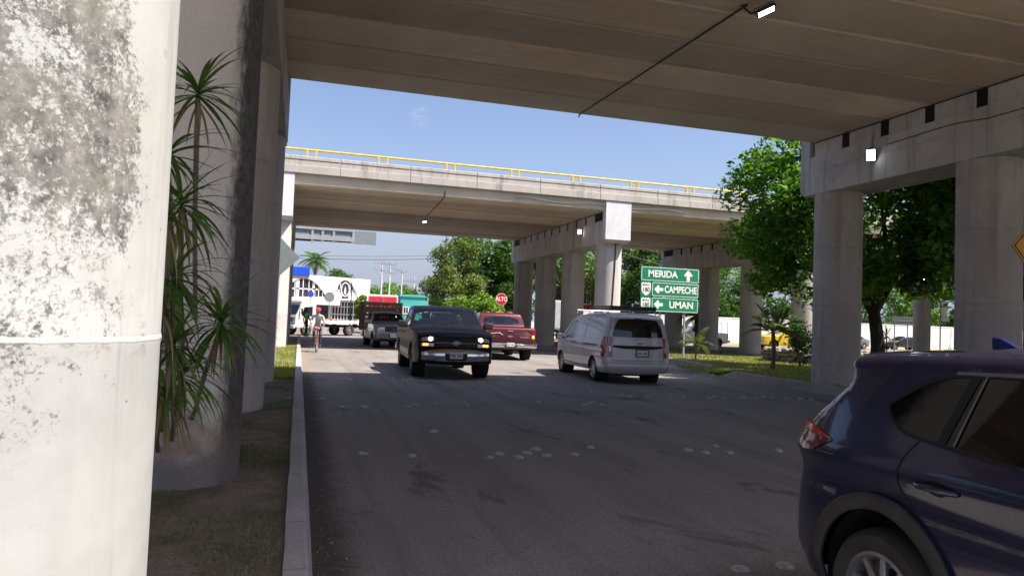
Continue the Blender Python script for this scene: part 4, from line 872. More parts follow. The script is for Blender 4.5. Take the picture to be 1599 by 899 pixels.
    b.prism([(-1.40, 1.55), (-1.62, 1.535), (-1.85, 1.512), (-1.89, 1.49), (-1.88, 1.46), (-1.80, 1.445), (-1.5, 1.48)], frame((-.56, 0, 0), (0, 1, 0), (0, 0, 1)), 1.12)
    sp_ = b.done('rear_spoiler', P_navy, o, 30); m = sp_.modifiers.new('soft', 'BEVEL'); m.width = .012; m.segments = 3
    b = B(); z0 = 1.552; b.prism([(-1.14, z0), (-1.145, z0 + .068), (-1.10, z0 + .066), (-1.05, z0 + .045), (-.99, z0 + .014), (-.95, z0)], frame((-.018, 0, 0), (0, 1, 0), (0, 0, 1)), .036); f = b.done('shark_fin_antenna', plain('fin_blue', (.012, .014, .09), .3), o, 30); f.location = (0, -.42, .004); m = f.modifiers.new('soft', 'BEVEL'); m.width = .010; m.segments = 3
    f0, f1 = sh.sx(2.13, .5), sh.sx(2.1, .8); sh.wrap('grille', [(f0, -.4), (f0, .4), (f1, .45), (f1, -.45)], M_black, o, .004)
    for sg in (-1, 1): sh.wrap('headlight', [(f1 - .04, sg * .5), (f1 - .04, sg * .97), (f1 + .1, sg * .97), (f1 + .06, sg * .5)], M_lens, o, .006)
    sh.wrap('lower_bumper', [(sh.L - .0, -.98), (sh.L, .98), (sh.L - .3, .98), (sh.L - .26, -.98)], M_trim, o, .010); plate(o, frame(sh.wp(sh.sx(-2.14, .86), 0, .02), (-1, 0, 0), (0, 0, 1)) @ Matrix.Rotation(math.pi, 4, 'Y'), .32, .15, True)
    place(o, 3.63, 1.52, 180); return o
crossover()

# ---------------------------------------------------------------- far saloon cars
def saloon(label, paint, x, y, az, k=1.0, tall=0.0, group=None):
    o = empty('parked_car', label, 'car', group=group)
    pts = [(2.05, .28, .05), (2.14, .42, .12), (2.12, .64, .12), (1.95, .76, .08), (1.1, .90, .05), (.92, .94, .06), (.25, 1.34 + tall, .06), (.0, 1.41 + tall, .05), (-.6, 1.43 + tall, .04), (-1.0, 1.36 + tall, .05), (-1.55, 1.04 + tall * .6, .05), (-2.02, 1.0 + tall * .5, .04), (-2.14, .92, .08), (-2.17, .62, .1), (-2.15, .42, .1), (-2.08, .28, .05)]
    sh = Shell([(a * k, b, c) for a, b, c in pts], .86, tumble=.30, belt=.92, pf=.2, pr=.14, r=.06)
    sh.body(paint, o, [(1.3 * k, .32, .36), (-1.28 * k, .32, .36)], [], [], .1)
    dl = [(.78 * k, .98), (.2 * k, 1.30 + tall), (-.1 * k, 1.345 + tall), (-.62 * k, 1.35 + tall), (-1.05 * k, 1.25 + tall), (-1.32 * k, 1.03 + tall * .5), (-.6 * k, .99)]
    sh.side('side_window', dl, M_tint, o, .005, ch=1); sh.sline('window_pillar', [(-.32 * k, 1.38 + tall), (-.36 * k, .98)], .07, paint, o, .008)
    S1, S2 = sh.sx(.9 * k, .96), sh.sx(.28 * k, 1.32 + tall); sh.wrap('windshield', [(S1, -.88), (S1, .88), (S2, .84), (S2, -.84)], M_tint, o, .004)
    S1, S2 = sh.sx(-1.04 * k, 1.34 + tall), sh.sx(-1.5 * k, 1.07 + tall * .6); sh.wrap('rear_window', [(S1, -.82), (S1, .82), (S2, .86), (S2, -.86)], M_tint, o, .004)
    f0, f1 = sh.sx(2.12 * k, .62), sh.sx(2.0 * k, .74); g0 = sh.sx(2.14 * k, .42); sh.wrap('grille', [(g0 + .03, -.4), (g0 + .03, .4), (f0 + .03, .4), (f0 + .03, -.4)], M_black, o)
    p = sh.wp(g0 + .1, 0, .02); plate(o, frame(p, (-1, 0, 0), (0, 0, 1)))
    r0, r1 = sh.sx(-2.13 * k, .92), sh.sx(-2.17 * k, .72)
    for sg in (-1, 1):
        sh.wrap('headlight', [(f0 - .02, sg * .52), (f0, sg * .98), (f1 + .04, sg * .98), (f1, sg * .52)], M_lens, o, .006); sh.wrap('taillight', [(r0, sg * .6), (r0, sg * 1), (r1, sg * 1), (r1, sg * .6)], M_red, o, .006)
        for wy in (1.3, -1.28): wheel(o, sg * .76, wy * k, .31, .2, M_alloy, 7)
        mirror_part(o, sh.sp(.72 * k, 1.0, sg), sg, paint, (.17, .1, .12)); handle_part(o, sh, -.2 * k, .9, sg, paint); handle_part(o, sh, -1.0 * k, .9, sg, paint)
    sh.sline('door_gap', [(.86 * k, .92), (.84 * k, .42), (-.36 * k, .40), (-.36 * k, .97)], .012, M_seam, o); place(o, x, y, az); return o
p1 = gp(1400, 546); saloon('black saloon car parked facing left by the white perimeter wall', P_black, p1.x + 1.8, p1.y + 1.2, -82, 1.03)
p1 = gp(1346, 545); saloon('silver car half hidden behind the near right column', P_grey, p1.x - 1.4, p1.y + .4, -94, 1.0)
p1 = gp(1488, 546); saloon('dark car in front of the white wall, mostly hidden by the big column', P_black, p1.x + 2.7, p1.y + 1, 90, 1.0)
saloon('slate-blue tall car glimpsed between the dark pickup and the maroon pickup', P_slate, 7.1, 37.6, 4, 1.0, .42)
# ================================================================ trees and plants
nr = np.random.default_rng(11)
def leaf_cloud(name, C, size, mat, parent=None, asp=.45, up=.35, droop=0.0, seed=1):
    """many separate leaf faces (a folded pair of triangles each), random turn, at the points C"""
    r = np.random.default_rng(seed); n = len(C); s = size * r.uniform(.65, 1.35, n)[:, None]
    d = r.normal(size=(n, 3)); d[:, 2] = d[:, 2] * .7 - droop; d /= np.linalg.norm(d, axis=1)[:, None]
    nn = r.normal(size=(n, 3)); nn[:, 2] = np.abs(nn[:, 2]) + up; sd = np.cross(d, nn); sd /= np.linalg.norm(sd, axis=1)[:, None] + 1e-9
    nrm = np.cross(sd, d)
    base = C - d * s * .5; tip = C + d * s * .5; mid = C + nrm * s * .06
    l = mid + sd * s * asp * .5 - nrm * s * .10; q = mid - sd * s * asp * .5 - nrm * s * .10
    V = np.empty((n * 4, 3), np.float32); V[0::4] = base; V[1::4] = l; V[2::4] = tip; V[3::4] = q
    i = np.arange(n) * 4; Fc = np.stack([i, i + 1, i + 2, i, i + 2, i + 3], 1).ravel()
    me = bpy.data.meshes.new(name); me.vertices.add(n * 4); me.vertices.foreach_set('co', V.ravel()); me.loops.add(n * 6); me.loops.foreach_set('vertex_index', Fc.astype(np.int32))
    me.polygons.add(n * 2); me.polygons.foreach_set('loop_start', np.arange(0, n * 6, 3, dtype=np.int32)); me.update(calc_edges=True); me.validate()
    return link_mesh(name, me, mat, parent)
def limb(a, b, bend, n=6):
    a = Vector(a); b = Vector(b); o = Vector((rnd.uniform(-1, 1), rnd.uniform(-1, 1), rnd.uniform(-.3, .6))) * bend
    return [a.lerp(b, t) + o * math.sin(math.pi * t) for t in np.linspace(0, 1, n)]
M_bark = concrete('bark', (.13, .10, .075), (.035, .028, .022), .6, .5); M_barkd = concrete('dark_bark', (.045, .036, .03), (.015, .012, .01), .6, .4)
L_mid = leafmat('leaves_mid_green', (.03, .085, .012), (.14, .26, .035)); L_dark = leafmat('leaves_dark_green', (.02, .055, .012), (.075, .15, .03)); L_olive = leafmat('leaves_olive', (.055, .085, .02), (.17, .22, .06))
L_tree = leafmat('leaves_street_tree', (.018, .055, .010), (.135, .27, .04), .48, .9); L_bright = leafmat('leaves_bright', (.05, .12, .012), (.2, .32, .035), .45); L_blade = leafmat('blade_leaves', (.035, .085, .016), (.12, .22, .045), .3, 3.0); L_palm = leafmat('palm_leaves', (.035, .06, .015), (.13, .16, .04), .35, 2.0); L_dry = leafmat('dry_leaves', (.12, .085, .04), (.30, .23, .12), .2, 3.0)
def tree(label, x, y, h, R, trunk_h, tr, nl, ls, mat, clumps=30, bark=None, cat='tree', flat=.75, low=.0, seed=1, lean=(0, 0), group=None, z0=0.0, forks=4, spread=.33, droop=.1, name='tree'):
    r = np.random.default_rng(seed); o = empty(name, label, cat, (x, y, z0), 0, group)
    cz = trunk_h + (h - trunk_h) * .52; rz = (h - trunk_h) * .52 + low
    # clump centres fill the crown, more of them towards its outside
    d = r.normal(size=(clumps, 3)); d /= np.linalg.norm(d, axis=1)[:, None]; rr = r.uniform(.35, 1.0, clumps) ** .5
    P = d * rr[:, None] * np.array([R, R, rz]) * r.uniform(.75, 1.08, clumps)[:, None]; P[:, 2] += cz; P[:, 0] += lean[0]; P[:, 1] += lean[1]
    P[:, 2] = np.maximum(P[:, 2], trunk_h * .55)
    b = B(); top = Vector((lean[0] * .2, lean[1] * .2, trunk_h)); b.tube([(0, 0, -.1), (0, 0, .15)] + [tuple(q) for q in limb((0, 0, .3), top, tr * .8, 6)[1:]], [tr * 1.45, tr * 1.15] + [tr * 1.0, tr * .95, tr * .9, tr * .85, tr * .8], 10)
    ends = []
    for i in range(forks):
        t = 2 * math.pi * (i + r.uniform(-.2, .2)) / forks; e = Vector((lean[0] * .5 + R * .5 * math.cos(t), lean[1] * .5 + R * .5 * math.sin(t), cz + rz * r.uniform(-.1, .3)))
        L = limb(top - Vector((0, 0, .15)), e, R * .12, 7); b.tube(L, list(np.linspace(tr * .62, tr * .16, 7)), 8); ends.append(L)
    for c in P:
        c = Vector(c); best = min((q for L in ends for q in L[2:]), key=lambda q: (q - c).length)
        b.tube(limb(best, c, .15, 4), [tr * .14, tr * .1, tr * .07, tr * .03], 5)
    b.done('trunk', bark or M_bark, o, 60)
    per = max(1, nl // clumps); rc = R * spread * r.uniform(.6, 1.35, clumps)
    ball = lambda m: (lambda q: q / np.linalg.norm(q, axis=1)[:, None] * (r.uniform(.12, 1, m) ** .45)[:, None])(r.normal(size=(m, 3)))
    C = np.vstack([P[i] + ball(per) * np.array([rc[i], rc[i], rc[i] * flat]) * 1.08 for i in range(clumps)])
    leaf_cloud('crown', C, ls, mat, o, seed=seed + 5, droop=droop); return o
# near trees on the island
t0 = atD(1372, 530, 25.5); tree('big leafy tree with a dark forked trunk standing beside the near right column', t0.x, t0.y, 8.8, 4.5, 2.3, .25, 33000, .25, L_tree, 84, M_barkd, seed=3, lean=(-.9, .3), z0=.15, forks=6, spread=.19, low=.5)
t1 = atD(1612, 530, 21.0); tree('leafy tree at the right edge, its dark trunk just right of the second column', t1.x, t1.y, 8.2, 3.6, 2.6, .2, 20000, .25, L_tree, 50, M_barkd, seed=9, z0=.15, spread=.28)
# trees along the far street, each placed by where it stands
def T(label, px, D, h, R, th, nl, ls, mat, seed, cl=26, group='trees beyond the crossroads', **k):
    p = atD(px, 500, D); return tree(label, p.x, p.y, h, R, th, .18 + R * .02, nl, ls, mat, cl, seed=seed, group=group, **k)
q_ = np.random.default_rng(8); n_ = 26000; y_ = q_.uniform(12, 95, n_); h_ = 6.5 + 1.8 * np.sin(y_ * .55) + 1.2 * np.sin(y_ * 1.3)  # unseen leaf belt added at left to darken reflections and block sky light
tl = leaf_cloud('unseen_tree_blocker', np.stack([-24 + q_.normal(size=n_) * 1.8, y_, h_ * q_.uniform(.02, 1, n_) ** .8], 1), .6, L_dark, None, seed=81); tag(tl, 'unseen belt of dark leaves added on the left to block bright sky', 'unseen_tree_blocker', kind='stuff')
T('dense dark green tree right of the pale feathery tree, above the stop sign', 756, 66, 9.6, 4.1, 2.2, 15000, .34, L_dark, 21, 36, low=.8)
T('tall dark tree crown behind the stop sign, close to the far columns', 806, 64, 8.8, 3.2, 2.0, 10000, .34, L_dark, 22, low=.8)
T('pale olive feathery tree at the left end of the tree row beside the sky', 708, 60, 7.6, 2.5, 2.2, 9000, .26, L_olive, 23, 30, droop=.5, low=.6)
T('bright yellow-green bushy tree low behind the stop sign', 742, 58, 3.6, 2.2, .6, 5000, .26, L_bright, 24)
T('dark round tree behind the white truck box between the far columns', 872, 92, 11, 5.0, 2.5, 9000, .45, L_dark, 25)
T('mid green tree behind the red building', 918, 96, 12.5, 5.0, 2.5, 9000, .45, L_mid, 26)
T('dark tree between the far middle pier and the green sign, nearest the pier', 975, 84, 11.0, 4.6, 2.0, 11000, .42, L_dark, 27, low=.8)
T('dark tree right behind the green destination sign', 1030, 82, 11.0, 4.6, 2.0, 11000, .42, L_dark, 28, low=.8)
for i, (px, D, h, R, lb) in enumerate([(1095, 88, 10, 4.6, 'tree behind the wall above the white pickup'), (1150, 92, 11, 5, 'tree behind the wall between the white and yellow pickups'), (1215, 90, 10.5, 5, 'tree behind the wall above the yellow pickup'), (1275, 96, 12, 5.5, 'tree behind the wall left of the near right column'), (1345, 94, 11, 5, 'tree behind the wall above the silver car'), (1410, 98, 11.5, 5.5, 'tree behind the wall above the black saloon'), (1475, 100, 11, 5.5, 'tree behind the wall left of the second near column'), (1545, 104, 12, 6, 'tree behind the wall hidden mostly by the second near column'), (1610, 100, 12, 6, 'tree behind the wall at the right edge')]):
    T(lb, px, D, h, R, 1.6, 8000, .46, [L_dark, L_mid, L_dark, L_bright][i % 4], 40 + i, 28, low=1.2)
for i, (px, D, h, R, lb, m) in enumerate([(590, 135, 5.6, 4.0, 'distant tree between the white church and the first utility pole', L_mid), (617, 140, 7.4, 3.6, 'distant tree between the two tallest utility poles', L_mid), (640, 150, 6.0, 3.6, 'distant tree behind the third utility pole', L_olive), (672, 128, 4.6, 3.2, 'low distant tree right of the turquoise building', L_dark), (524, 128, 8.6, 3.2, 'dark tree showing above the church roof beside the palm', L_dark), (566, 72, 2.5, .85, 'bright green shrub tree at the right end of the church', L_bright)]):
    T(lb, px, D, h, R, 1.5, 6000, .42 if D > 100 else .26, m, 60 + i, 22, low=.8)

def blade_leaf(b, base, d, L, wd, sag, twist=0, n=7):
    """long strap leaf with a keel, bending down along its length"""
    d = Vector(d).normalized(); sd = d.cross(Vector((0, 0, 1)));
    sd = sd.normalized() if sd.length > .05 else Vector((1, 0, 0)); p = Vector(base); rows = []; h = L / n
    for i in range(n + 1):
        t = i / n; w = wd * (math.sin(math.pi * min(1, .12 + t * .9)) ** .6) * (1 - t ** 3 * .85); up = sd.cross(d).normalized()
        rows.append((b.bm.verts.new(p - sd * w / 2 + up * w * .15), b.bm.verts.new(p), b.bm.verts.new(p + sd * w / 2 + up * w * .15)))
        d = (d + Vector((0, 0, -sag * h))).normalized(); p = p + d * h
    for a, c in zip(rows, rows[1:]):
        b.bm.faces.new((a[0], a[1], c[1], c[0])); b.bm.faces.new((a[1], a[2], c[2], c[1]))
def rosette(parent, c, n, L, wd, seed, mat=None, sag=2.4, tilt=(0, 0), lo=-.5, hi=1.0):
    r = random.Random(seed); b = B()
    for i in range(n):
        t = i * 2.399963 + r.uniform(-.5, .5); e = hi + (lo - hi) * (i / n) + r.uniform(-.3, .3)
        d = Vector((math.cos(t) * math.cos(e) + tilt[0], math.sin(t) * math.cos(e) + tilt[1], math.sin(e) + .1))
        blade_leaf(b, Vector(c) + Vector((0, 0, (1 - i / n) * .05)), d, L * r.uniform(.7, 1.15), wd * r.uniform(.8, 1.15), sag * r.uniform(.5, 1.5))
    return b.done('leaf_rosette', mat or L_blade, parent, 60)
M_stem = plain('stem_bark', (.20, .17, .13), .8, var=.3, sc=30)
def strap_plant(label, foot, heads, seed):
    f = Vector(foot); o = empty('dracaena', label, 'plant', f, 0, 'strap-leaved plants between the two nearest columns')
    for k, (h, n, L, wd, base, sag) in enumerate(heads):
        h = Vector(h) - f; bs = Vector(base) if base else Vector((0, 0, 0)); b = B(); m = bs.lerp(h, .5) + Vector((.03 * (-1) ** k, .02, 0))
        pts = [bs, bs.lerp(m, .5) + Vector((.01, 0, 0)), m, m.lerp(h, .5) + Vector((-.012, 0, 0)), h]
        b.tube(pts, [.024, .021, .019, .018, .017], 8); b.done('stem', M_stem, o, 50); rosette(o, h, n, L, wd, seed + k, sag=sag); q = rosette(o, h - Vector((0, 0, .06)), 9, L * .8, wd * .8, seed + k + 50, L_dry, sag * 2.2, lo=-1.3, hi=-.2); q['label'] = 'dead drooping leaves under the green rosette'
    return o
D1 = 4.75
strap_plant('tallest dracaena with several stems of strap leaves between the two nearest columns', gp(292, 712, .1) * 1.0, [(atD(309, 152, D1), 34, .50, .030, None, 1.6), (atD(283, 325, D1 - .15), 36, .50, .031, (.03, .02, .0), 2.6), (atD(262, 250, D1 + .05), 32, .50, .030, (-.08, 0, 0), 2.2), (atD(270, 440, D1 - .1), 38, .52, .032, (-.05, -.06, 0), 3.0)], 5)
strap_plant('leaning dracaena whose lower bright rosette fans out towards the road', gp(268, 722, .1), [(atD(345, 512, 4.7), 50, .47, .027, None, 2.6), (atD(284, 590, 4.6), 38, .48, .028, (.02, -.03, 0), 3.2)], 15)
strap_plant('low bushy dracaena crowded against the edge of the whitewashed column', gp(252, 730, .1), [(atD(262, 345, 4.2), 26, .42, .025, None, 3.4), (atD(252, 480, 4.2), 26, .46, .027, (.02, 0, 0), 3.6), (atD(272, 545, 4.3), 28, .44, .025, (.04, -.02, 0), 3.2), (atD(256, 620, 4.2), 28, .44, .026, (-.03, .02, 0), 3.8)], 35)
rz = rosette(None, (0, 0, 0), 22, .42, .028, 77, L_dry, 5.0, lo=-.9, hi=.5); rz.name = 'withered_dracaena'; rz.location = gp(262, 700, .38); tag(rz, 'withered yellowing strap-leaf clump low between the two nearest columns', 'plant')

def palm(label, x, y, h, tr, nf, L, seed, mat=L_palm, name='palm_tree', lean=(0, 0), group=None, z0=.12, leaflets=26, hi=1.15, lo=-.35, sag=.75):
    r = random.Random(seed); o = empty(name, label, 'palm', (x, y, z0), 0, group); top = Vector((lean[0], lean[1], h)); b = B()
    b.tube(limb((0, 0, -.05), top, .05, 8), [tr * 1.7, tr * 1.15] + [tr] * 5 + [tr * .9], 10); b.done('trunk', M_bark, o, 50)
    b = B()
    for i in range(nf):
        t = i * 2.399963 + r.uniform(-.2, .2); e = hi + (lo - hi) * i / nf; d = Vector((math.cos(t) * math.cos(e), math.sin(t) * math.cos(e), math.sin(e))); p = top.copy(); pts = []
        LL = L * r.uniform(.8, 1.1)
        for k in range(leaflets):
            pts.append((p.copy(), d.copy())); p = p + d * LL / leaflets; d = (d + Vector((0, 0, -sag * 2.2 / leaflets))).normalized()
        for k in range(3, leaflets):
            q, dd = pts[k]; sd = dd.cross(Vector((0, 0, 1))); sd = sd.normalized() if sd.length > .05 else Vector((1, 0, 0)); f = k / leaflets; ll = LL * .30 * math.sin(math.pi * (.18 + .78 * f)) + .03
            for sg in (-1, 1):
                tip = q + (sd * sg * .8 + dd * .55 + Vector((0, 0, -.30))).normalized() * ll; w = dd * LL * .012
                a = [b.bm.verts.new(v) for v in (q - w, q.lerp(tip, .5) - w * 1.2 + Vector((0, 0, .02 * L)), tip, q.lerp(tip, .5) + w * 1.2 + Vector((0, 0, .02 * L)), q + w)]; b.bm.faces.new(a)
        b.tube([q for q, _ in pts[::5]], [.012 * L ** .5, .010 * L ** .5] + [.006 * L ** .5] * (len(pts[::5]) - 2), 5)
    b.done('crown', mat, o, 60); return o
p = gp(1206, 578, .17); palm('young palm with arching fronds on the lawn left of the near right column', p.x, p.y, 1.35, .075, 11, 1.5, 4, hi=1.45, lo=.45, sag=.75)
p = gp(1086, 562, .17); palm('slender young palm just right of the sign post', p.x, p.y, .75, .04, 9, 1.0, 6, hi=1.3, lo=.1, sag=.8)
p = atD(1087, 530, 50); palm('yellow-green palm with shaggy trunk behind the green sign', p.x, p.y, 2.2, .16, 18, 1.5, 8)
p = atD(490, 470, 118); palm('tall coconut palm rising behind the church', p.x, p.y, 9.9, .2, 20, 3.2, 9, L_dark, z0=0, leaflets=30)
def shrub(label, x, y, h, R, nl, ls, mat, seed, z0=.15, name='shrub'):
    r = np.random.default_rng(seed); o = empty(name, label, 'shrub', (x, y, z0)); b = B(); P = []
    for i in range(9):
        e = Vector((r.normal() * R * .5, r.normal() * R * .5, h * r.uniform(.55, 1))); b.tube(limb((r.normal() * .04, r.normal() * .04, -.03), e, .08, 5), [.02, .017, .014, .01, .006], 5); P += [e * t for t in (.55, .75, 1.0)]
    b.done('stem', M_bark, o, 50); C = np.vstack([np.array(q) + r.normal(size=(nl // len(P), 3)) * R * .22 for q in P]); leaf_cloud('foliage', C, ls, mat, o, seed=seed); return o
p = atD(1250, 560, 29.5); shrub('dark bushy shrub behind the rubble planter beside the near right column', p.x, p.y, 1.9, .75, 2600, .13, L_dark, 3)
def yucca(label, px, D, h, n, L, seed):
    p = atD(px, 540, D); o = empty('yucca', label, 'plant', (p.x, p.y, .15)); b = B(); b.tube([(0, 0, -.05), (.03, 0, h * .5), (0, .02, h)], [.05, .04, .035], 8); b.done('stem', M_barkd, o, 50); rosette(o, (0, .02, h), n, L, .06, seed, L_dark, .5, lo=-.9, hi=1.3); return o
yucca('dark spiky yucca left of the big tree trunk on the far verge', 1384, 44, 1.35, 40, .75, 2); yucca('pale spiky agave-like plant left of the second near column', 1481, 42, .25, 34, .85, 3); yucca('small spiky plant at the foot of the sign posts', 1468, 50, .2, 22, .5, 8)

# ---------------------------------------------------------------- grass and litter
def grass(name, label, pts, h, mat, seed, wd=.006):
    r = np.random.default_rng(seed); n = len(pts); hh = h * r.uniform(.4, 1.3, n)[:, None]; a = r.uniform(0, 2 * math.pi, n); ln = r.normal(size=(n, 3)) * .45; ln[:, 2] = 1
    ln /= np.linalg.norm(ln, axis=1)[:, None]; sd = np.stack([np.cos(a), np.sin(a), 0 * a], 1) * wd * r.uniform(.6, 1.4, n)[:, None]
    V = np.empty((n * 3, 3), np.float32); V[0::3] = pts - sd; V[1::3] = pts + sd; V[2::3] = pts + ln * hh
    me = bpy.data.meshes.new(name); me.vertices.add(n * 3); me.vertices.foreach_set('co', V.ravel()); me.loops.add(n * 3); me.loops.foreach_set('vertex_index', np.arange(n * 3, dtype=np.int32)); me.polygons.add(n); me.polygons.foreach_set('loop_start', np.arange(0, n * 3, 3, dtype=np.int32)); me.update(calc_edges=True)
    return tag(link_mesh(name, me, mat), label, 'grass', kind='stuff')
def patchy(x0, x1, y0, y1, n, sc, th, z, seed, keep=None):
    r = np.random.default_rng(seed); q = np.stack([r.uniform(x0, x1, n), y0 + (y1 - y0) * r.uniform(0, 1, n) ** (1.6 if y1 - y0 > 6 else 1)], 1)
    f = np.sin(q[:, 0] * sc + 1.3 * np.sin(q[:, 1] * sc * .8)) + np.sin(q[:, 1] * sc * 1.3 + 2 * np.sin(q[:, 0] * sc * .6)) + r.normal(size=n) * .5
    q = q[f > th]
    if keep is not None: q = q[keep(q)]
    return np.column_stack([q, np.full(len(q), z)])
nocol = lambda q: np.all([np.hypot(q[:, 0] + 1.07, q[:, 1] - y) > .6 for y in YN], axis=0)
G_shaded = leafmat('grass_shaded', (.05, .08, .016), (.14, .18, .045), .25, 4); G_sun = leafmat('grass_sunlit', (.13, .17, .025), (.32, .34, .08), .35, 4); G_dry = leafmat('grass_dry', (.14, .11, .06), (.34, .28, .16), .2, 4)  # first two greens put the bridges' shade and the sun into the colour
grass('grass', 'short patchy grass on the shaded median under the near bridge', patchy(-1.6, -.06, 3.4, 17.5, 46000, 2.1, .0, .10, 1, nocol), .05, G_shaded, 2, .0035)
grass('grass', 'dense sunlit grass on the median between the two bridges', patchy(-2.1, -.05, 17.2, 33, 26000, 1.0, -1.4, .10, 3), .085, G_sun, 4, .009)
grass('grass', 'dry straw litter scattered over the shaded median', patchy(-1.6, -.06, 3.6, 12, 4200, 3.1, -.2, .105, 7, nocol), .06, G_dry, 8, .003)
okI = lambda q: (q[:, 0] > 13.5) & ((q[:, 1] < 21) | (q[:, 0] > 15.4) | ((q[:, 1] > 31.2))) & (np.hypot(q[:, 0] - 13.9, q[:, 1] - 22.5) > .9)
grass('grass', 'patchy green and dry grass on the lawn right of the road', patchy(13.4, 30, 16, 32, 62000, .7, -.5, .185, 5, okI), .10, G_sun, 6, .012)
grass('grass', 'tall grass tufts at the break in the right kerb', patchy(13.45, 14.9, 21.4, 24.2, 2600, .7, -3, .10, 15), .13, G_sun, 16, .010)
grass('grass', 'grass under the far bridge behind the lawn', patchy(15.5, 52, 30, 47, 30000, .5, .1, .185, 9, okI), .10, G_shaded, 10, .016)
r_ = np.random.default_rng(5); q = np.column_stack([r_.uniform(-1.6, .55, 2600), 3.4 + 15 * r_.uniform(0, 1, 2600) ** 1.7, np.full(2600, .118)]); q[q[:, 0] > .17, 2] = .012; q = q[(q[:, 0] < -.03) | (q[:, 0] > .19)]
q3 = np.column_stack([r_.uniform(-1.55, .5, 1500), 3.4 + 15 * r_.uniform(0, 1, 1500) ** 1.4, np.full(1500, .114)]); q3[q3[:, 0] > .17, 2] = .004; q3 = q3[(q3[:, 0] < -.04) | (q3[:, 0] > .19)]; b = B()
for x_, y_, z_ in q3:
    s_ = abs(r_.normal()) * .0032 + .0025; g_ = bmesh.ops.create_icosphere(b.bm, subdivisions=1, radius=s_)
    for v_ in g_['verts']: v_.co = Vector((v_.co.x * 1.3 + x_, v_.co.y + y_, v_.co.z * .7 + z_))
tag(b.done('gravel', plain('pebble', (.22, .19, .16), .9, var=.5, sc=15), None, 0), 'loose pebbles and grit on the median and in the kerb gutter', 'gravel', kind='stuff')
lt = leaf_cloud('litter', q, .020, L_dry, None, .5, 3.0, seed=4); tag(lt, 'dry leaf litter and grit along the kerb gutter and median', 'litter', kind='stuff')
# ================================================================ signs
M_green = plain('sign_green', (.006, .18, .088), .45, var=.06, sc=2)
M_swhite = plain('sign_white', (.74, .74, .72), .5, var=.05)
M_sback = plain('sign_back_grey', (.20, .235, .25), .55, .3, var=.1, dirt=.2)
M_sblack = plain('sign_black', (.02, .02, .02), .6)
M_sred = plain('sign_red', (.42, .018, .03), .45, var=.08)
M_syel = plain('sign_yellow', (.62, .30, .02), .5, var=.06)
M_sbackd = plain('sign_back_dark', (.075, .08, .09), .6, .2, dirt=.2); M_pole = plain('pole_grey', (.28, .28, .28), .55, .4, dirt=.2)
def round_rect(w, h, r=.04, n=4):
    out = []
    for cx, cy, a in ((w / 2 - r, h / 2 - r, 0), (-w / 2 + r, h / 2 - r, 90), (-w / 2 + r, -h / 2 + r, 180), (w / 2 - r, -h / 2 + r, 270)):
        out += [(cx + r * math.cos(rad(a + 90 * i / n)), cy + r * math.sin(rad(a + 90 * i / n))) for i in range(n + 1)]
    return out
def arrow(s): return [(0, .5 * s), (.44 * s, .04 * s), (.30 * s, -.10 * s), (.16 * s, .02 * s), (.16 * s, -.5 * s), (-.16 * s, -.5 * s), (-.16 * s, .02 * s), (-.30 * s, -.10 * s), (-.44 * s, .04 * s)]
def shield(w, h): return [(-.5 * w, .42 * h), (-.30 * w, .5 * h), (-.15 * w, .43 * h), (0, .5 * h), (.15 * w, .43 * h), (.30 * w, .5 * h), (.5 * w, .42 * h), (.5 * w, -.05 * h), (.42 * w, -.25 * h), (.22 * w, -.42 * h), (0, -.52 * h), (-.22 * w, -.42 * h), (-.42 * w, -.25 * h), (-.5 * w, -.05 * h)]
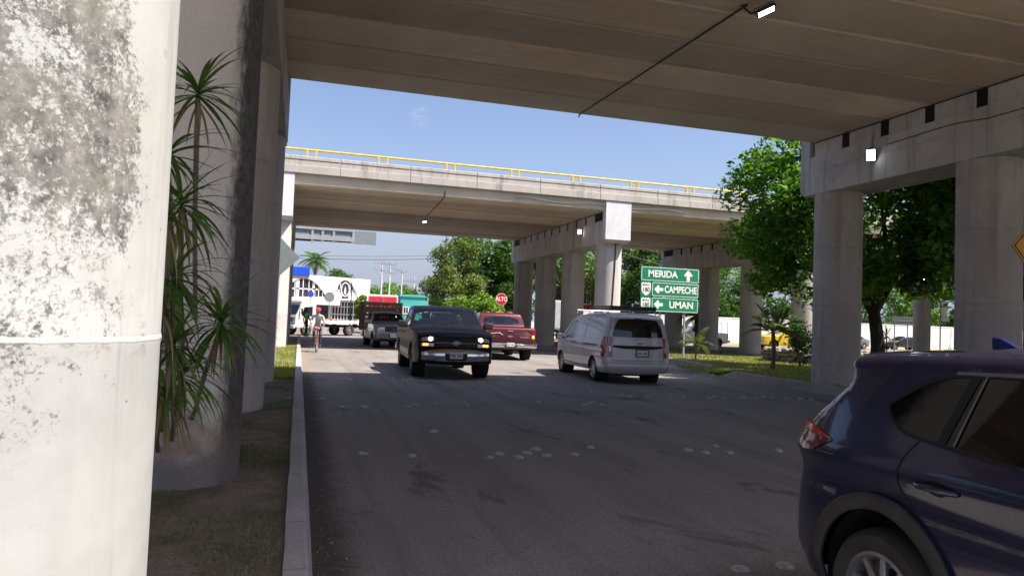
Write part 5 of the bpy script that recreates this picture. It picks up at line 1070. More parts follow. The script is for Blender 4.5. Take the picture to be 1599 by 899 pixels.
def dest_sign():
    Y0 = 30.0; TL = atY(1001, 414.5, Y0); TR = atY(1091.5, 419, Y0); BL = atY(1001, 486, Y0); wd = TR.x - TL.x; ht = (TL.z - BL.z); ph = ht / 3
    o = empty('destination_sign', 'green road sign with three white-lettered panels MERIDA, CAMPECHE and UMAN', 'road sign', (TL.x, Y0, 0))
    X, Z = (1, 0, 0), (0, 0, 1)
    def board(cx, cz, w, h):
        b = B(); b.prism(round_rect(w, h), frame((cx, .02, cz), X, Z), -.03) if False else b.prism(round_rect(w, h), frame((cx, -.0, cz), X, Z), .025)
        p = b.done('sign_panel', M_green, o, 0)
        bm = B()
        for sx, sz, dx, dz in ((0, h / 2 - .035, w - .05, .022), (0, -h / 2 + .035, w - .05, .022), (w / 2 - .035, 0, .022, h - .05), (-w / 2 + .035, 0, .022, h - .05)): bm.box((cx + sx, -.028, cz + sz), (dx, .006, dz))
        bm.done('panel_border', M_swhite, p, 0); return p
    z1, z2, z3 = TL.z - ph / 2, TL.z - ph * 1.5, TL.z - ph * 2.5; sw = wd * .185
    def T_(p, s, cx, cz, size, sx): text_obj('lettering', s, size, M_swhite, p, frame((cx, -.030, cz), X, Z), .004, sx)
    def A_(p, cx, cz, s, rot):
        b = B(); c, n = math.cos(rot), math.sin(rot); b.prism([(x * c - y * n, x * n + y * c) for x, y in arrow(s)], frame((cx, -.026, cz), X, Z), .008); b.done('arrow', M_swhite, p, 0)
    p = board(wd / 2, z1, wd, ph - .03); T_(p, 'MERIDA', wd * .37, z1, ph * .62, .98); A_(p, wd * .81, z1, ph * .74, 0)
    for z, t, xt, sx in ((z2, 'CAMPECHE', .685, .76), (z3, 'UMAN', .70, 1.0)):
        p = board(sw + (wd - sw) / 2, z, wd - sw - .02, ph - .03); T_(p, t, wd * xt, z, ph * .62, sx); A_(p, wd * .305, z, ph * .66, math.pi / 2)
        b = B(); b.prism(round_rect(sw - .03, ph + .04 if z == z2 else ph, .03), frame((sw / 2, 0, z), X, Z), .02); q = b.done('shield_board', M_green, o, 0)
        b = B(); b.prism(shield(sw * .84, ph * .86), frame((sw / 2, -.022, z), X, Z), .006); q2 = b.done('route_shield', M_swhite, q, 0)
        text_obj('shield_lettering', 'MEXICO', ph * .17, M_sblack, q, frame((sw / 2, -.030, z + ph * .25), X, Z), .002, .8); text_obj('shield_lettering', '180', ph * .42, M_sblack, q, frame((sw / 2, -.030, z - ph * .07), X, Z), .002, .85)
    for px in (1069.5, 1031): b = B(); x = atY(px, 500, Y0).x - TL.x; b.box((x, .065, TL.z / 2 - .05), (.09, .07, TL.z + .1), bev=.008); b.done('sign_post', M_pole, o, 0)
    b = B()
    for z in (z1, z2, z3): b.box((wd / 2, .015, z), (wd * .9, .03, .06))
    b.done('cross_brace', M_pole, o, 0)
dest_sign()
def octa(r): return [(r * math.cos(rad(22.5 + 45 * i)), r * math.sin(rad(22.5 + 45 * i))) for i in range(8)]
def post_sign(name, label, px, py, D, poly, face, back, text=None, border=None, base_z=0.0, rot=0.0, post=.03, tsize=.2, post_mat=None):
    """flat sign on a post: face looks to -Y (towards the road user facing +Y)"""
    c = atD(px, py, D); o = empty(name, label, 'road sign', (c.x, c.y, base_z), rot); X, Z = (1, 0, 0), (0, 0, 1); z = c.z - base_z
    b = B(); b.prism(poly, frame((0, 0, z), X, Z), .012); f = b.done('sign_face', face, o, 0)
    b = B(); b.prism([(q[0] * .995, q[1] * .995) for q in poly], frame((0, .016, z), X, Z), .013); b.done('sign_back', back, o, 0)
    if border:
        b = B(); b.prism([(q[0] * .93, q[1] * .93) for q in poly], frame((0, -.013, z), X, Z), .003); bb = b.done('border_line', border[0], f, 0); b = B(); b.prism([(q[0] * border[1], q[1] * border[1]) for q in poly], frame((0, -.017, z), X, Z), .003); b.done('sign_field', face, f, 0)
    if text: text_obj('lettering', text, tsize, M_swhite, f, frame((0, -.022, z), X, Z), .003, .85)
    top = z + max(q[1] for q in poly) * .7; b = B(); b.cyl((0, .045, -.05), (0, .045, top), post, seg=10); b.done('sign_post', post_mat or M_pole, o, 40); return o
post_sign('stop_sign', 'red octagonal stop sign reading ALTO in front of the bright trees', 783, 467, 52, octa(.47), M_sred, M_sback, 'ALTO', (M_swhite, .88), tsize=.40)
post_sign('stop_sign', 'grey back of an octagonal sign in front of the white church', 514.5, 463.5, 61, octa(.44), M_sback, M_sback)
post_sign('stop_sign', 'small grey back of an octagonal sign left of the red stop sign', 757.5, 473, 66, octa(.42), M_sback, M_sback)
post_sign('street_name_sign', 'small pale rectangular sign plate above the grey octagon back', 745, 467, 67, [(-.38, -.17), (.38, -.17), (.38, .17), (-.38, .17)], M_swhite, M_sback)
def dia(r): return [(r, 0), (0, r), (-r, 0), (0, -r)]
post_sign('warning_sign', 'blue-grey back of a diamond road sign on the median between the columns', 436.5, 401, 20.5, dia(.55), M_sback, M_sback, base_z=.1)
post_sign('warning_sign', 'yellow diamond warning sign cut off by the right edge', 1617, 386, 13.2, dia(.56), M_syel, M_sback, border=(M_sblack, .875), base_z=.15)
post_sign('bus_stop_sign', 'small round blue sign on a pole in front of the church windows', 485, 459, 76, [(.34 * math.cos(t), .34 * math.sin(t)) for t in np.linspace(0, 2 * math.pi, 25)[:-1]], plain('sign_blue', (.03, .06, .35), .5), M_sback)
def twin_back(label, px, py, D, boards, posts, mat):
    c = atD(px, py, D); o = empty('sign_board', label, 'road sign', (c.x, c.y, .0)); k = D / F
    for (dx, dy, w, h) in boards:
        b = B(); b.box((dx * k, 0, c.z - dy * k), (w * k, .03, h * k), bev=.006); p = b.done('sign_panel', mat, o, 0)
        b = B(); b.box((dx * k, -.03, c.z - dy * k), (w * k * .97, .03, .05)); b.done('panel_rib', M_sback, p, 0)
    for dx, y1 in posts: b = B(); b.cyl((dx * k, .05, -.05), (dx * k, .05, c.z - y1 * k), .045, seg=8); b.done('sign_post', M_pole, o, 40)
    return o
twin_back('wide dark grey sign back on two posts before the white wall', 1410, 501, 62, [(0, 0, 44, 13)], [(-15, -4), (10, -4)], M_sbackd)
twin_back('two pale sign backs stacked on one post left of the second near column', 1475, 487, 56, [(0, -8, 11, 14), (0, 8, 11, 14)], [(-7, -18)], M_steel)
# overhead sign beyond the far bridge, seen from the back
def gantry():
    Y0 = 57.0; o = empty('overhead_sign', 'grey backs of overhead road signs hanging beyond the far bridge at upper left', 'road sign', (0, Y0, 0)); P = lambda px, py: atY(px, py, Y0)
    def pan(x0, y0, x1, y1, nm='sign_panel', m=M_sback, dy=0.0, th=.06):
        a, c = P(x0, y0), P(x1, y1); b = B(); b.box(((a.x + c.x) / 2, dy, (a.z + c.z) / 2), (abs(c.x - a.x), th, abs(a.z - c.z)), bev=.01); return b.done(nm, m, o, 0)
    for x0, x1 in ((430, 487), (489, 502), (504, 519), (522, 550)): pan(x0, 352, x1, 377)
    pan(554, 360, 587, 383)
    for yy in (354, 370): pan(425, yy, 552, yy + 1.6, 'rail', M_steel, -.12, .08)
    for xx in (487, 503, 520.5, 551): pan(xx, 345, xx + 2, 380, 'hanger', M_steel, -.10, .05)
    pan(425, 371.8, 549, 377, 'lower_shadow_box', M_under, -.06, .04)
    a = P(432, 480); b = B(); b.cyl((a.x, .25, -.1), (a.x, .25, P(432, 335).z), .16, .13, 14); b.tube([(a.x, .25, P(432, 340).z), (P(589, 352).x, .25, P(589, 352).z)], .09, 8); b.done('gantry_post', M_pole, o, 40)
gantry()

# ================================================================ floodlights and cables
def floodlight(label, loc, aim, k=1.0):
    o = empty('floodlight', label, 'floodlight', loc); q = Vector(aim).to_track_quat('Z', 'X').to_matrix()
    b = B(); b.box((0, 0, 0), (.34 * k, .25 * k, .05 * k), q, bev=.012 * k, seg=2)
    for i in range(6): b.box(q @ Vector((0, (-.09 + .036 * i) * k, -.035 * k)), (.28 * k, .008 * k, .03 * k), q)
    b.done('housing', M_black, o, 30); b = B(); b.box(q @ Vector((0, 0, .027 * k)), (.29 * k, .20 * k, .006 * k), q, bev=.002); b.done('lens', M_lamp, o, 0)
    b = B(); s = [q @ Vector((sx * .185 * k, 0, 0)) for sx in (-1, 1)]; up = -Vector(aim).normalized() * .11 * k
    b.tube([s[0], s[0] + up, s[1] + up, s[1]], .010 * k, 6); b.done('bracket', M_black, o, 40); return o
def cable(name, label, pts, r, mat=None, cat='cable'):
    b = B(); b.tube(pts, r, 8); o = b.done(name, mat or M_black, None, 40); return tag(o, label, cat)
p = gp(1196, 17, 6.58); floodlight('lit floodlight hanging from the underside of the overpass overhead', p, (.30, -.22, -.93), .85)
b_ = [(p.x - .02, p.y + .1, 6.62), (p.x - .12, p.y + .22, 6.60), (p.x - .24, p.y + .30, 6.74)]
cable('conduit', 'thin dark conduit running across the underside of the overpass overhead', b_ + [(6.66, p.y + .36, 6.80), (6.62, 12, 6.803), (6.50, 16.95, 6.803), (6.49, 16.97, 6.74)], .017)
d = ray(1360, 242); t = (14.0 - .62 - .12) / d[0]; p = Vector(CAM0 + t * d); floodlight('lit floodlight on the grey cap beam of the near right pier', p, (-.62, -.55, -.42), .92)
cable('cable', 'thin cable rising from the floodlight on the near right cap beam', [p + Vector((.05, 0, .1)), p + Vector((.085, .04, .4)), (13.368, p.y + .05, 6.5)], .008)
cable('cable', 'dark cables drooping along the near right cap beam', [(13.36, y, 6.13 + .02 * math.sin(y * 2.1) + (.05 if y > 12 else 0)) for y in np.linspace(14.2, 3, 18)], .010)
p = gp(663, 346, 6.62); floodlight('small floodlight under the far overpass above the road', p, (0, -.25, -.97), .8)
q = gp(706, 299, 6.80); cable('conduit', 'thin dark conduit under the far overpass leading to its small floodlight', [(p.x, p.y, 6.8), (q.x, 31.16, 6.8), (q.x, 31.06, 6.86), (q.x, 31.06, 7.08)], .022)
d = ray(905, 362); t = (14.0 - .62 - .15) / d[0]; p = Vector(CAM0 + t * d); floodlight('lit floodlight on the far middle pier cap beam', p, (-.3, -.9, -.2), .72)
d = ray(1440, 435); t = 42 / d[1]; p = Vector(CAM0 + t * d); floodlight('distant lit floodlight beside the farthest pier, above its column', p, (-.6, -.8, -.2), 1.3)
c = Vector((14.0 - .2, 32.0 - .64, 0)); cable('conduit', 'thin dark conduit running down the first column of the far middle pier', [(14.06, 31.37, 5.36), (14.06, 31.37, 4.4), (13.98, 31.38, 2.4), (13.99, 31.37, .2)], .03)
cable('cable', 'black cable sagging along the far overpass above the white end block', [(x, 31.04, 7.08 - .10 * math.sin((x - 9.5) * .9) ** 2) for x in np.linspace(9, 17.5, 16)], .018)

# ================================================================ raised road studs
M_stud = plain('stud_white', (.31, .305, .285), .4, var=.45, sc=30, dirt=.85)
b = B(); b.lathe([(.062, -.004), (.060, .008), (.046, .023), (.024, .031), (.0008, .033)], seg=16); stud0 = b.done('road_stud', M_stud, None, 60); me_ = stud0.data; bpy.data.objects.remove(stud0)
SPX = [(1330, 605), (1460, 597), (235, 273), (378, 280), (603, 285), (633, 274), (686, 284), (713, 271), (737, 261), (770, 279), (850, 276), (897, 256), (1178, 263), (1230, 271), (1258, 252), (1300, 271), (1440, 265),
       (177, 139), (238, 139), (115, 115), (367, 138), (388, 132), (445, 130), (528, 126), (540, 134), (745, 125), (898, 96), (880, 132), (893, 127), (907, 126), (930, 132), (440, 210), (993, 104), (1010, 108), (1022, 107), (1065, 109), (1127, 106), (1163, 109), (1242, 113), (1257, 108), (1286, 113), (1330, 115), (1343, 112), (1376, 113), (1397, 110), (1425, 112), (1465, 113), (1507, 115), (1538, 117),
       (170, 60), (182, 58), (198, 61), (325, 56), (352, 58), (368, 59), (378, 57), (655, 57), (680, 60), (690, 57), (704, 59), (720, 60)]
for i, (a, c) in enumerate(SPX):
    p = gp(440 + a / 1.859, 560 + c / 1.859, .012); o = bpy.data.objects.new('road_stud', me_); COL.objects.link(o); k = rnd.uniform(.85, 1.12); o.location = (p.x, p.y, 0); o.scale = (k, k, k * rnd.uniform(.7, 1.1)); o.rotation_euler = (rnd.uniform(-.08, .08), rnd.uniform(-.08, .08), rnd.uniform(0, 6))
    tag(o, 'small white dome stud set in the grey asphalt', 'road stud', 'dome studs scattered in rows over the road')

# ================================================================ buildings, walls, poles
M_wwall = concrete('whitewashed_wall', (.66, .65, .63), (.35, .33, .30), .25, .2); M_church = concrete('church_white', (.72, .70, .67), (.4, .38, .36), .12, .12); M_vault = concrete('vault_render', (.52, .49, .46), (.35, .33, .3), .3, .1)
M_win = plain('dark_window', (.035, .035, .045), .12, var=.3, sc=.8, coat=.5); M_winp = plain('stained_window', (.06, .045, .075), .2, var=.5, sc=1.5)
o = empty('perimeter_wall', 'long white perimeter wall behind the cars on the far street', 'wall', (26, 68, 0)); b = B(); b.box((44, 0, 1.3), (88, .2, 2.7)); b.done('wall', M_wwall, o, 0); b = B(); b.box((44, 0, 2.68), (88.2, .26, .10)); b.done('coping', M_church, o, 0)
for i in range(4):
    b = B(); b.box((3 + i * 22.3, -.115, 1.3), (.28, .06, 2.6)); b.done('pilaster', M_wwall, o, 0)
def church():
    Y0 = 92.0; o = empty('church', 'white church with parabolic arches of dark glass beyond the crossroads', 'church', (0, Y0, 0)); P = lambda px, py: (lambda v: (v.x, v.z))(atY(px, py, Y0))
    X, Z = (1, 0, 0), (0, 0, 1); Fm = lambda y: frame((0, y, 0), X, Z)     # local z points to -Y
    b = B(); b.prism([P(400, 428), P(478, 430), P(577, 438), P(578, 509), P(400, 509)], Fm(9.0), 9.0); b.done('wall', M_church, o, 0)
    b = B(); b.prism([P(400, 426), P(478, 428.4), P(579, 436.4), P(578.5, 452), P(575, 447), P(400, 436)], Fm(9.2), 9.0); b.done('roof', M_vault, o, 0)
    def arch(x0, xa, x1, yb, yt, lo=None):
        t = np.linspace(-1, 1, 25); return [P((x0 + x1) / 2 + (x1 - x0) / 2 * q, yt + (yb - yt) * abs(q) ** 2.1) for q in t]
    for k, (x0, x1, yb, yt) in enumerate(((437, 511, 463, 433), (517, 561, 466, 436.5))):
        A = arch(x0, 0, x1, yb, yt); b = B(); b.prism(A, Fm(.01), .03); w = b.done('arched_window', M_winp if k else M_win, o, 0)
        b = B(); b.tube([(q[0], -.12, q[1]) for q in A], .14, 6); b.done('arch_rim', M_church, w, 40)
        b = B(); xs = (445, 453, 461, 465.5, 474, 483, 491, 492.5, 498, 504) if k == 0 else (522, 527, 532, 547, 552, 557)
        for x in xs:
            q = abs((x - (x0 + x1) / 2) / ((x1 - x0) / 2)); a = P(x, yt + (yb - yt) * q ** 2.1); c = P(x, yb); th = .38 if (k == 0 and x in (465.5, 491)) else .10
            b.box((a[0], -.06, (a[1] + c[1]) / 2), (th, .08, a[1] - c[1]))
        for y in ((449.5,) if k == 0 else (453,)):
            q = ((y - yt) / (yb - yt)) ** (1 / 2.1); m = (x0 + x1) / 2; h = (x1 - x0) / 2 * q; a, c = P(m - h, y), P(m + h, y); b.box(((a[0] + c[0]) / 2, -.065, a[1]), (c[0] - a[0], .07, .16))
        b.done('mullion', M_church, w, 0)
    c = P(539, 452); b = B(); b.prism([(c[0] + .46 * math.cos(t), c[1] + .80 * math.sin(t)) for t in np.linspace(0, 2 * math.pi, 25)[:-1]], Fm(-.05), .08); m = b.done('oval_panel', M_winp, o, 0)
    b = B(); b.tube([(c[0] + .48 * math.cos(t), -.14, c[1] + .83 * math.sin(t)) for t in np.linspace(0, 2 * math.pi, 25)], .07, 6); b.prism([(c[0] - .13, c[1] - .55), (c[0] + .13, c[1] - .55), (c[0] + .08, c[1] + .15), (c[0], c[1] + .4), (c[0] - .08, c[1] + .15)], Fm(-.14), .03); b.done('oval_frame', M_church, m, 40)
    def rect(nm, x0, y0, x1, y1, y, th, mat): a, c = P(x0, y0), P(x1, y1); b = B(); b.prism([(a[0], c[1]), (c[0], c[1]), (c[0], a[1]), (a[0], a[1])], Fm(y), th); return b.done(nm, mat, o, 0)
    rect('balcony', 400, 461.5, 530, 477, -.02, 1.5, M_church); rect('wall_panel', 518, 455, 534, 468, -.04, .05, M_church); rect('wall_panel', 544, 456, 556, 468, -.04, .05, M_church); rect('ledge', 529, 467, 577, 470.5, -.02, 1.0, M_church)
    g = rect('ground_window', 518, 471, 558, 499, -.01, .04, M_win); b = B()
    for x in np.linspace(519, 557, 9): a, c = P(x, 471), P(x, 499); b.box((a[0], -.08, (a[1] + c[1]) / 2), (.09, .07, a[1] - c[1]))
    for y in (478, 490): a, c = P(518, y), P(558, y); b.box(((a[0] + c[0]) / 2, -.08, a[1]), (c[0] - a[0], .06, .09))
    b.done('mullion', M_church, g, 0)
    rect('ground_window', 495, 474.5, 512, 497, -.01, .05, M_win); rect('vent', 565.5, 462.5, 570, 467, -.01, .05, M_win)
church()
o = empty('filling_station_canopy', 'bright blue canopy edge beside the far left column above the truck', 'canopy'); Y0 = 80; a, c = atY(390, 412, Y0), atY(483.5, 431, Y0)
b = B(); b.box(((a.x + c.x) / 2, Y0 + 3, (a.z + c.z) / 2), (c.x - a.x, 6, a.z - c.z), bev=.04); b.done('fascia', plain('canopy_blue', (.012, .07, .52), .4, var=.05), o, 0)
b = B(); b.box(((a.x + c.x) / 2, Y0 + 3, c.z - .02), (c.x - a.x - .1, 5.9, .10)); b.done('soffit', M_para, o, 0)
for dx in (1.0, 4.6): b = B(); b.box((c.x - dx - 1.2, Y0 + 3, c.z / 2 - .05), (.35, .35, c.z - .02)); b.done('support', M_church, o, 0)
def simple_house(label, px0, px1, pyt, D, wallm, roofm, wins, roofh=.35, name='house', depth=7):
    a, c = atD(px0, pyt, D), atD(px1, pyt, D); y = (a.y + c.y) / 2; w = c.x - a.x; h = (a.z + c.z) / 2; o = empty(name, label, 'building', ((a.x + c.x) / 2, y, 0)); b = B(); b.box((0, depth / 2, h / 2 - .1), (w, depth, h + .2)); b.done('wall', wallm, o, 0)
    b = B(); b.box((0, depth / 2, h + roofh / 2), (w + .4, depth + .4, roofh), bev=.03); b.done('roof', roofm, o, 0)
    for x, z, ww, wh in wins:
        b = B(); b.box((x, -.02, z), (ww, .08, wh)); f = b.done('window', M_win, o, 0); b = B()
        for dx, dz, sx, sz in ((0, wh / 2, ww + .16, .1), (0, -wh / 2, ww + .16, .1), (ww / 2, 0, .1, wh), (-ww / 2, 0, .1, wh), (0, 0, .06, wh)): b.box((x + dx, -.07, z + dz), (sx, .08, sz))
        b.done('window_frame', M_church, f, 0)
    return o
M_teal = concrete('turquoise_render', (.06, .33, .32), (.04, .2, .2), .25, .2); M_redw = concrete('red_render', (.26, .035, .03), (.1, .02, .02), .25, .2); M_tile = concrete('orange_tiles', (.50, .20, .10), (.25, .1, .06), .3, .3)
simple_house('turquoise building far down the road beyond the utility poles', 625, 668, 464, 112, M_teal, M_teal, [(1.3, 2.6, .9, 1.0), (-1.2, 2.4, .8, 1.0)])
simple_house('dark red building with an orange roof between the far columns', 903, 950, 436, 86, M_redw, M_tile, [(-.8, 4.4, 1.0, 1.3), (1.1, 4.4, 1.0, 1.3), (-.8, 1.7, 1.0, 1.4)], .7)
M_cpole = concrete('pole_concrete', (.52, .50, .47), (.25, .23, .21), .3, .2)
def utility_pole(label, px, pyt, D, arms, group='concrete utility poles down the road'):
    p = atD(px, pyt, D); o = empty('utility_pole', label, 'utility pole', (p.x, p.y, 0), 0, group); b = B(); b.cyl((0, 0, -.3), (0, 0, p.z), .19, .11, 12); b.done('pole', M_cpole, o, 40)
    for dz, w in arms:
        b = B(); b.box((0, -.14, p.z - dz), (w, .1, .11)); b.tube([(-w * .4, -.14, p.z - dz), (0, -.12, p.z - dz - .55), (w * .4, -.14, p.z - dz)], .02, 5); a = b.done('cross_arm', M_pole, o, 0); b = B()
        for x in np.linspace(-w * .46, w * .46, 3): b.lathe([(.0, .27), (.05, .24), (.06, .16), (.04, .1), (.02, 0)], Matrix.Translation((x, -.14, p.z - dz + .05)), 8)
        b.done('insulator', M_sback, a, 40)
    return p
pp = [utility_pole('leftmost tall concrete utility pole with two cross arms, right of the church', 597, 409, 118, [(.25, 2.3), (1.35, 2.4)]), utility_pole('second tall concrete utility pole with two cross arms, right of the first', 609.5, 410, 124, [(.3, 2.1), (1.75, 1.9)]),
      utility_pole('third concrete utility pole with one thin cross arm', 628, 423, 132, [(.2, 1.7)]), utility_pole('shorter utility pole left of the turquoise building', 647, 432, 150, [(.9, 1.7)])]
b = B(); p = pp[3]; b.lathe([(.001, .0), (.3, .0), (.32, .1), (.32, .9), (.25, 1.0), (.001, 1.02)], Matrix.Translation((p.x + .5, p.y - .4, 6.6)), 14); tag(b.done('transformer', M_sback, None, 40), 'grey pole transformer beside the shorter utility pole', 'transformer')
for k, (pt, dz) in enumerate(((pp[0], .25), (pp[1], .3))):
    q = pp[2]; b = B(); b.tube([Vector((pt.x, pt.y - .14, pt.z - dz + .3)).lerp(Vector((q.x, q.y - .14, q.z + .1)), t) - Vector((0, 0, 1.0 * math.sin(math.pi * t) * .4)) for t in np.linspace(0, 1, 9)], .018, 5); tag(b.done('power_line', M_black, None, 0), 'thin power line from the %s tall utility pole to the third' % ('leftmost' if k == 0 else 'second'), 'power line')
def wire(label, a, c, sag, r=.02):
    a, c = Vector(a), Vector(c); b = B(); b.tube([a.lerp(c, t) - Vector((0, 0, sag * math.sin(math.pi * t))) for t in np.linspace(0, 1, 15)], r, 5); tag(b.done('power_line', M_black, None, 0), label, 'power line')
wire('upper of two power lines crossing the sky under the far bridge', atD(380, 395, 66), atD(760, 397, 68), .25, .014); wire('lower thicker power line crossing the sky under the far bridge', atD(380, 400, 66), atD(760, 402, 68), .25, .024)
wire('pale wire sloping behind the far middle pier towards the green sign', atD(940, 384, 62), atD(1180, 448, 62), .3, .018); wire('upper pale wire behind the far middle pier', atD(940, 372, 64), atD(1180, 420, 64), .3, .014); wire('thin wire far down the road beside the turquoise building', atD(628, 438, 132), atD(720, 444, 130), .2, .02)
p = atD(549.5, 441, 72); o = empty('lamp_pole', 'thin dark pole standing in front of the right church arch', 'pole', (p.x, p.y, 0)); b = B(); b.cyl((0, 0, -.1), (0, 0, p.z), .07, .05, 10); b.done('pole', M_sblack, o, 40)
p = atD(698, 352, 64); o = empty('lamp_pole', 'thin tall pole rising behind the far bridge above the pale feathery tree', 'pole', (p.x, p.y, 0)); b = B(); b.cyl((0, 0, -.1), (0, 0, p.z), .06, .03, 10); b.done('pole', M_sblack, o, 40)
p = atD(1043, 384, 58); o = empty('lamp_pole', 'white pole rising just above the green destination sign', 'pole', (p.x, p.y, 0)); b = B(); b.cyl((0, 0, -.1), (0, 0, p.z + 1), .09, .07, 10); b.done('pole', M_church, o, 40)
# distant street gantry
p = atD(694, 444, 118); o = empty('street_frame', 'pale thin overhead frame far down the road before the trees', 'frame', (p.x, p.y, 0)); b = B()
for x in (-2.6, 1.4): b.cyl((x, 0, -.1), (x, 0, p.z + .3), .07, seg=8)
b.box((-.6, 0, p.z), (4.4, .1, .12)); b.box((-.6, 0, p.z - 1.0), (4.4, .1, .10)); b.done('frame', M_cpole, o, 30)
# rubble planter
def planter():
    r = np.random.default_rng(2); p = atD(1288, 560, 33.0); o = empty('rubble_planter', 'low round planter wall of rough rubble stones behind the near right column', 'planter', (p.x, p.y, .15)); b = B(); R = 2.5
    for lay in range(4):
        n = 46
        for i in range(n):
            t = 2 * math.pi * (i + .5 * (lay % 2) + r.uniform(-.2, .2)) / n; s = r.uniform(.12, .2); g = bmesh.ops.create_icosphere(b.bm, subdivisions=2, radius=1.0); q = Matrix.Translation((R * math.cos(t) + r.normal() * .03, R * math.sin(t) + r.normal() * .03, .08 + lay * .165)) @ Matrix.Rotation(t, 4, 'Z') @ Matrix.Rotation(r.uniform(-.4, .4), 4, 'X')
            for v in g['verts']:
                u = v.co.copy(); k = 1 + .22 * math.sin(u.x * 3 + i) * math.cos(u.y * 4 + lay) + .15 * math.sin(u.z * 5 + i * 2); v.co = q @ Vector((u.x * .16 * k, u.y * s * 1.25 * k, u.z * .095 * k))
    b.done('stones', concrete('rubble', (.26, .22, .19), (.07, .06, .055), .3, .5, fine=.4), o, 30); b = B(); b.cyl((0, 0, 0), (0, 0, .55), R - .12, seg=40); b.done('soil', M_soil, o, 30)
planter()

# ================================================================ trucks
def truck_wheels(o, xs, ys, r, dual=False):
    for y in ys:
        for sg in (-1, 1): wheel(o, sg * xs, y, r, .24 if not dual else .34, M_alloyd, 6, .58)
def flatbed():
    o = empty('flatbed_truck', 'white flatbed lorry turning at the crossroads in front of the church', 'truck'); wp = plain('truck_white', (.62, .62, .60), .35, var=.05, dirt=.35, coat=.5)
    prof = [(3.05, .50), (3.10, .75), (3.06, 1.25), (2.98, 1.36), (2.62, 2.12), (2.50, 2.22), (1.55, 2.26), (1.45, 2.2), (1.45, .62), (2.0, .5)]
    b = B(); b.prism(chaikin(prof, 1, True), frame((-.98, 0, 0), (0, 1, 0), (0, 0, 1)), 1.96); cabo = b.done('cab', wp, o, 35); m = cabo.modifiers.new('soft', 'BEVEL'); m.width = .05; m.segments = 3; m.limit_method = 'ANGLE'
    n = Vector((0, .76, .36)).normalized(); u = Vector((0, -.36, .76)).normalized()
    b = B(); b.prism(round_rect(1.72, .72, .07), frame(Vector((0, 2.80, 1.74)) + n * .012, (-1, 0, 0), u), .01); b.done('windshield', M_tint, o, 0)
    for sg in (-1, 1):
        b = B(); b.prism([(2.60, 1.32), (2.42, 1.92), (1.75, 1.98), (1.75, 1.32)], frame((sg * .985 - .006, 0, 0), (0, 1, 0), (0, 0, 1)), .012); b.done('side_window', M_tint, o, 0)
        b = B(); b.box((sg * .72, 3.09, .86), (.36, .05, .17), bev=.02); b.done('headlight', M_lens, o, 0); b = B(); b.box((sg * 1.18, 2.72, 1.62), (.14, .08, .42), bev=.02); b.box((sg * 1.06, 2.74, 1.8), (.2, .03, .03)); b.done('side_mirror', M_black, o, 0)
        handle_ = B(); handle_.box((sg * .995, 1.9, 1.18), (.03, .16, .035), bev=.008); handle_.done('door_handle', M_black, o, 0)
        b = B(); b.box((sg * .986, 2.08, .95), (.008, .02, .85)); b.box((sg * .986, 2.62, .88), (.008, .02, .7)); b.done('door_gap', M_seam, o, 0)
    b = B(); b.box((0, 3.085, 1.14), (1.5, .04, .12)); b.box((0, 3.095, .98), (1.3, .03, .10)); b.done('grille', M_black, o, 0)
    b = B(); b.box((0, 3.12, .58), (1.96, .16, .24), bev=.04); b.done('front_bumper', wp, o, 0); plate(o, frame((0, 3.21, .58), (-1, 0, 0), (0, 0, 1)))
    b = B(); b.box((0, 2.35, 2.30), (1.7, .5, .10), bev=.03); b.done('sun_visor', wp, o, 0)
    b = B()
    for sg in (-1, 1): b.box((sg * .38, -.4, .68), (.08, 5.6, .18))
    for y in (-.2, -1.2, -2.2): b.box((0, y, .68), (.76, .08, .14))
    b.done('chassis', M_under, o, 0); b = B(); b.box((0, -1.05, .98), (2.2, 4.7, .10)); b.box((1.1, -1.05, .96), (.05, 4.7, .17)); b.box((-1.1, -1.05, .96), (.05, 4.7, .17)); b.box((0, -3.41, .93), (2.2, .05, .26)); b.box((0, 1.27, 1.35), (2.1, .06, .75)); b.done('flat_bed', wp, o, 0)
    b = B()
    for i in range(7): b.box((-.3 + .1 * (i % 3), .6 - .16 * i, 1.08 + .04 * (i % 2)), (1.5, .14, .06), Matrix.Rotation(rad(-6 + 3 * (i % 4)), 3, 'Z'))
    tag(b.done('timber_planks', plain('fresh_timber', (.55, .32, .14), .8, var=.2), None, 0), 'small pile of orange-brown planks lying on the white flatbed', 'planks'); tp = bpy.data.objects['timber_planks']
    truck_wheels(o, .86, [2.15], .40); truck_wheels(o, .84, [-1.45], .40, True)
    b = B(); b.box((.7, -3.2, .70), (.5, .02, .36)); b.box((-.7, -3.2, .70), (.5, .02, .36)); b.done('mud_flap', M_black, o, 0)
    p = gp(468, 523); az = 236; h = Vector((math.sin(rad(az)), math.cos(rad(az)), 0)); r = Vector((h.y, -h.x, 0)); c = Vector((p.x, p.y, 0)) - h * 2.15 + r * .2
    place(o, c.x, c.y, az); tp.location = o.location; tp.rotation_euler = o.rotation_euler
flatbed()
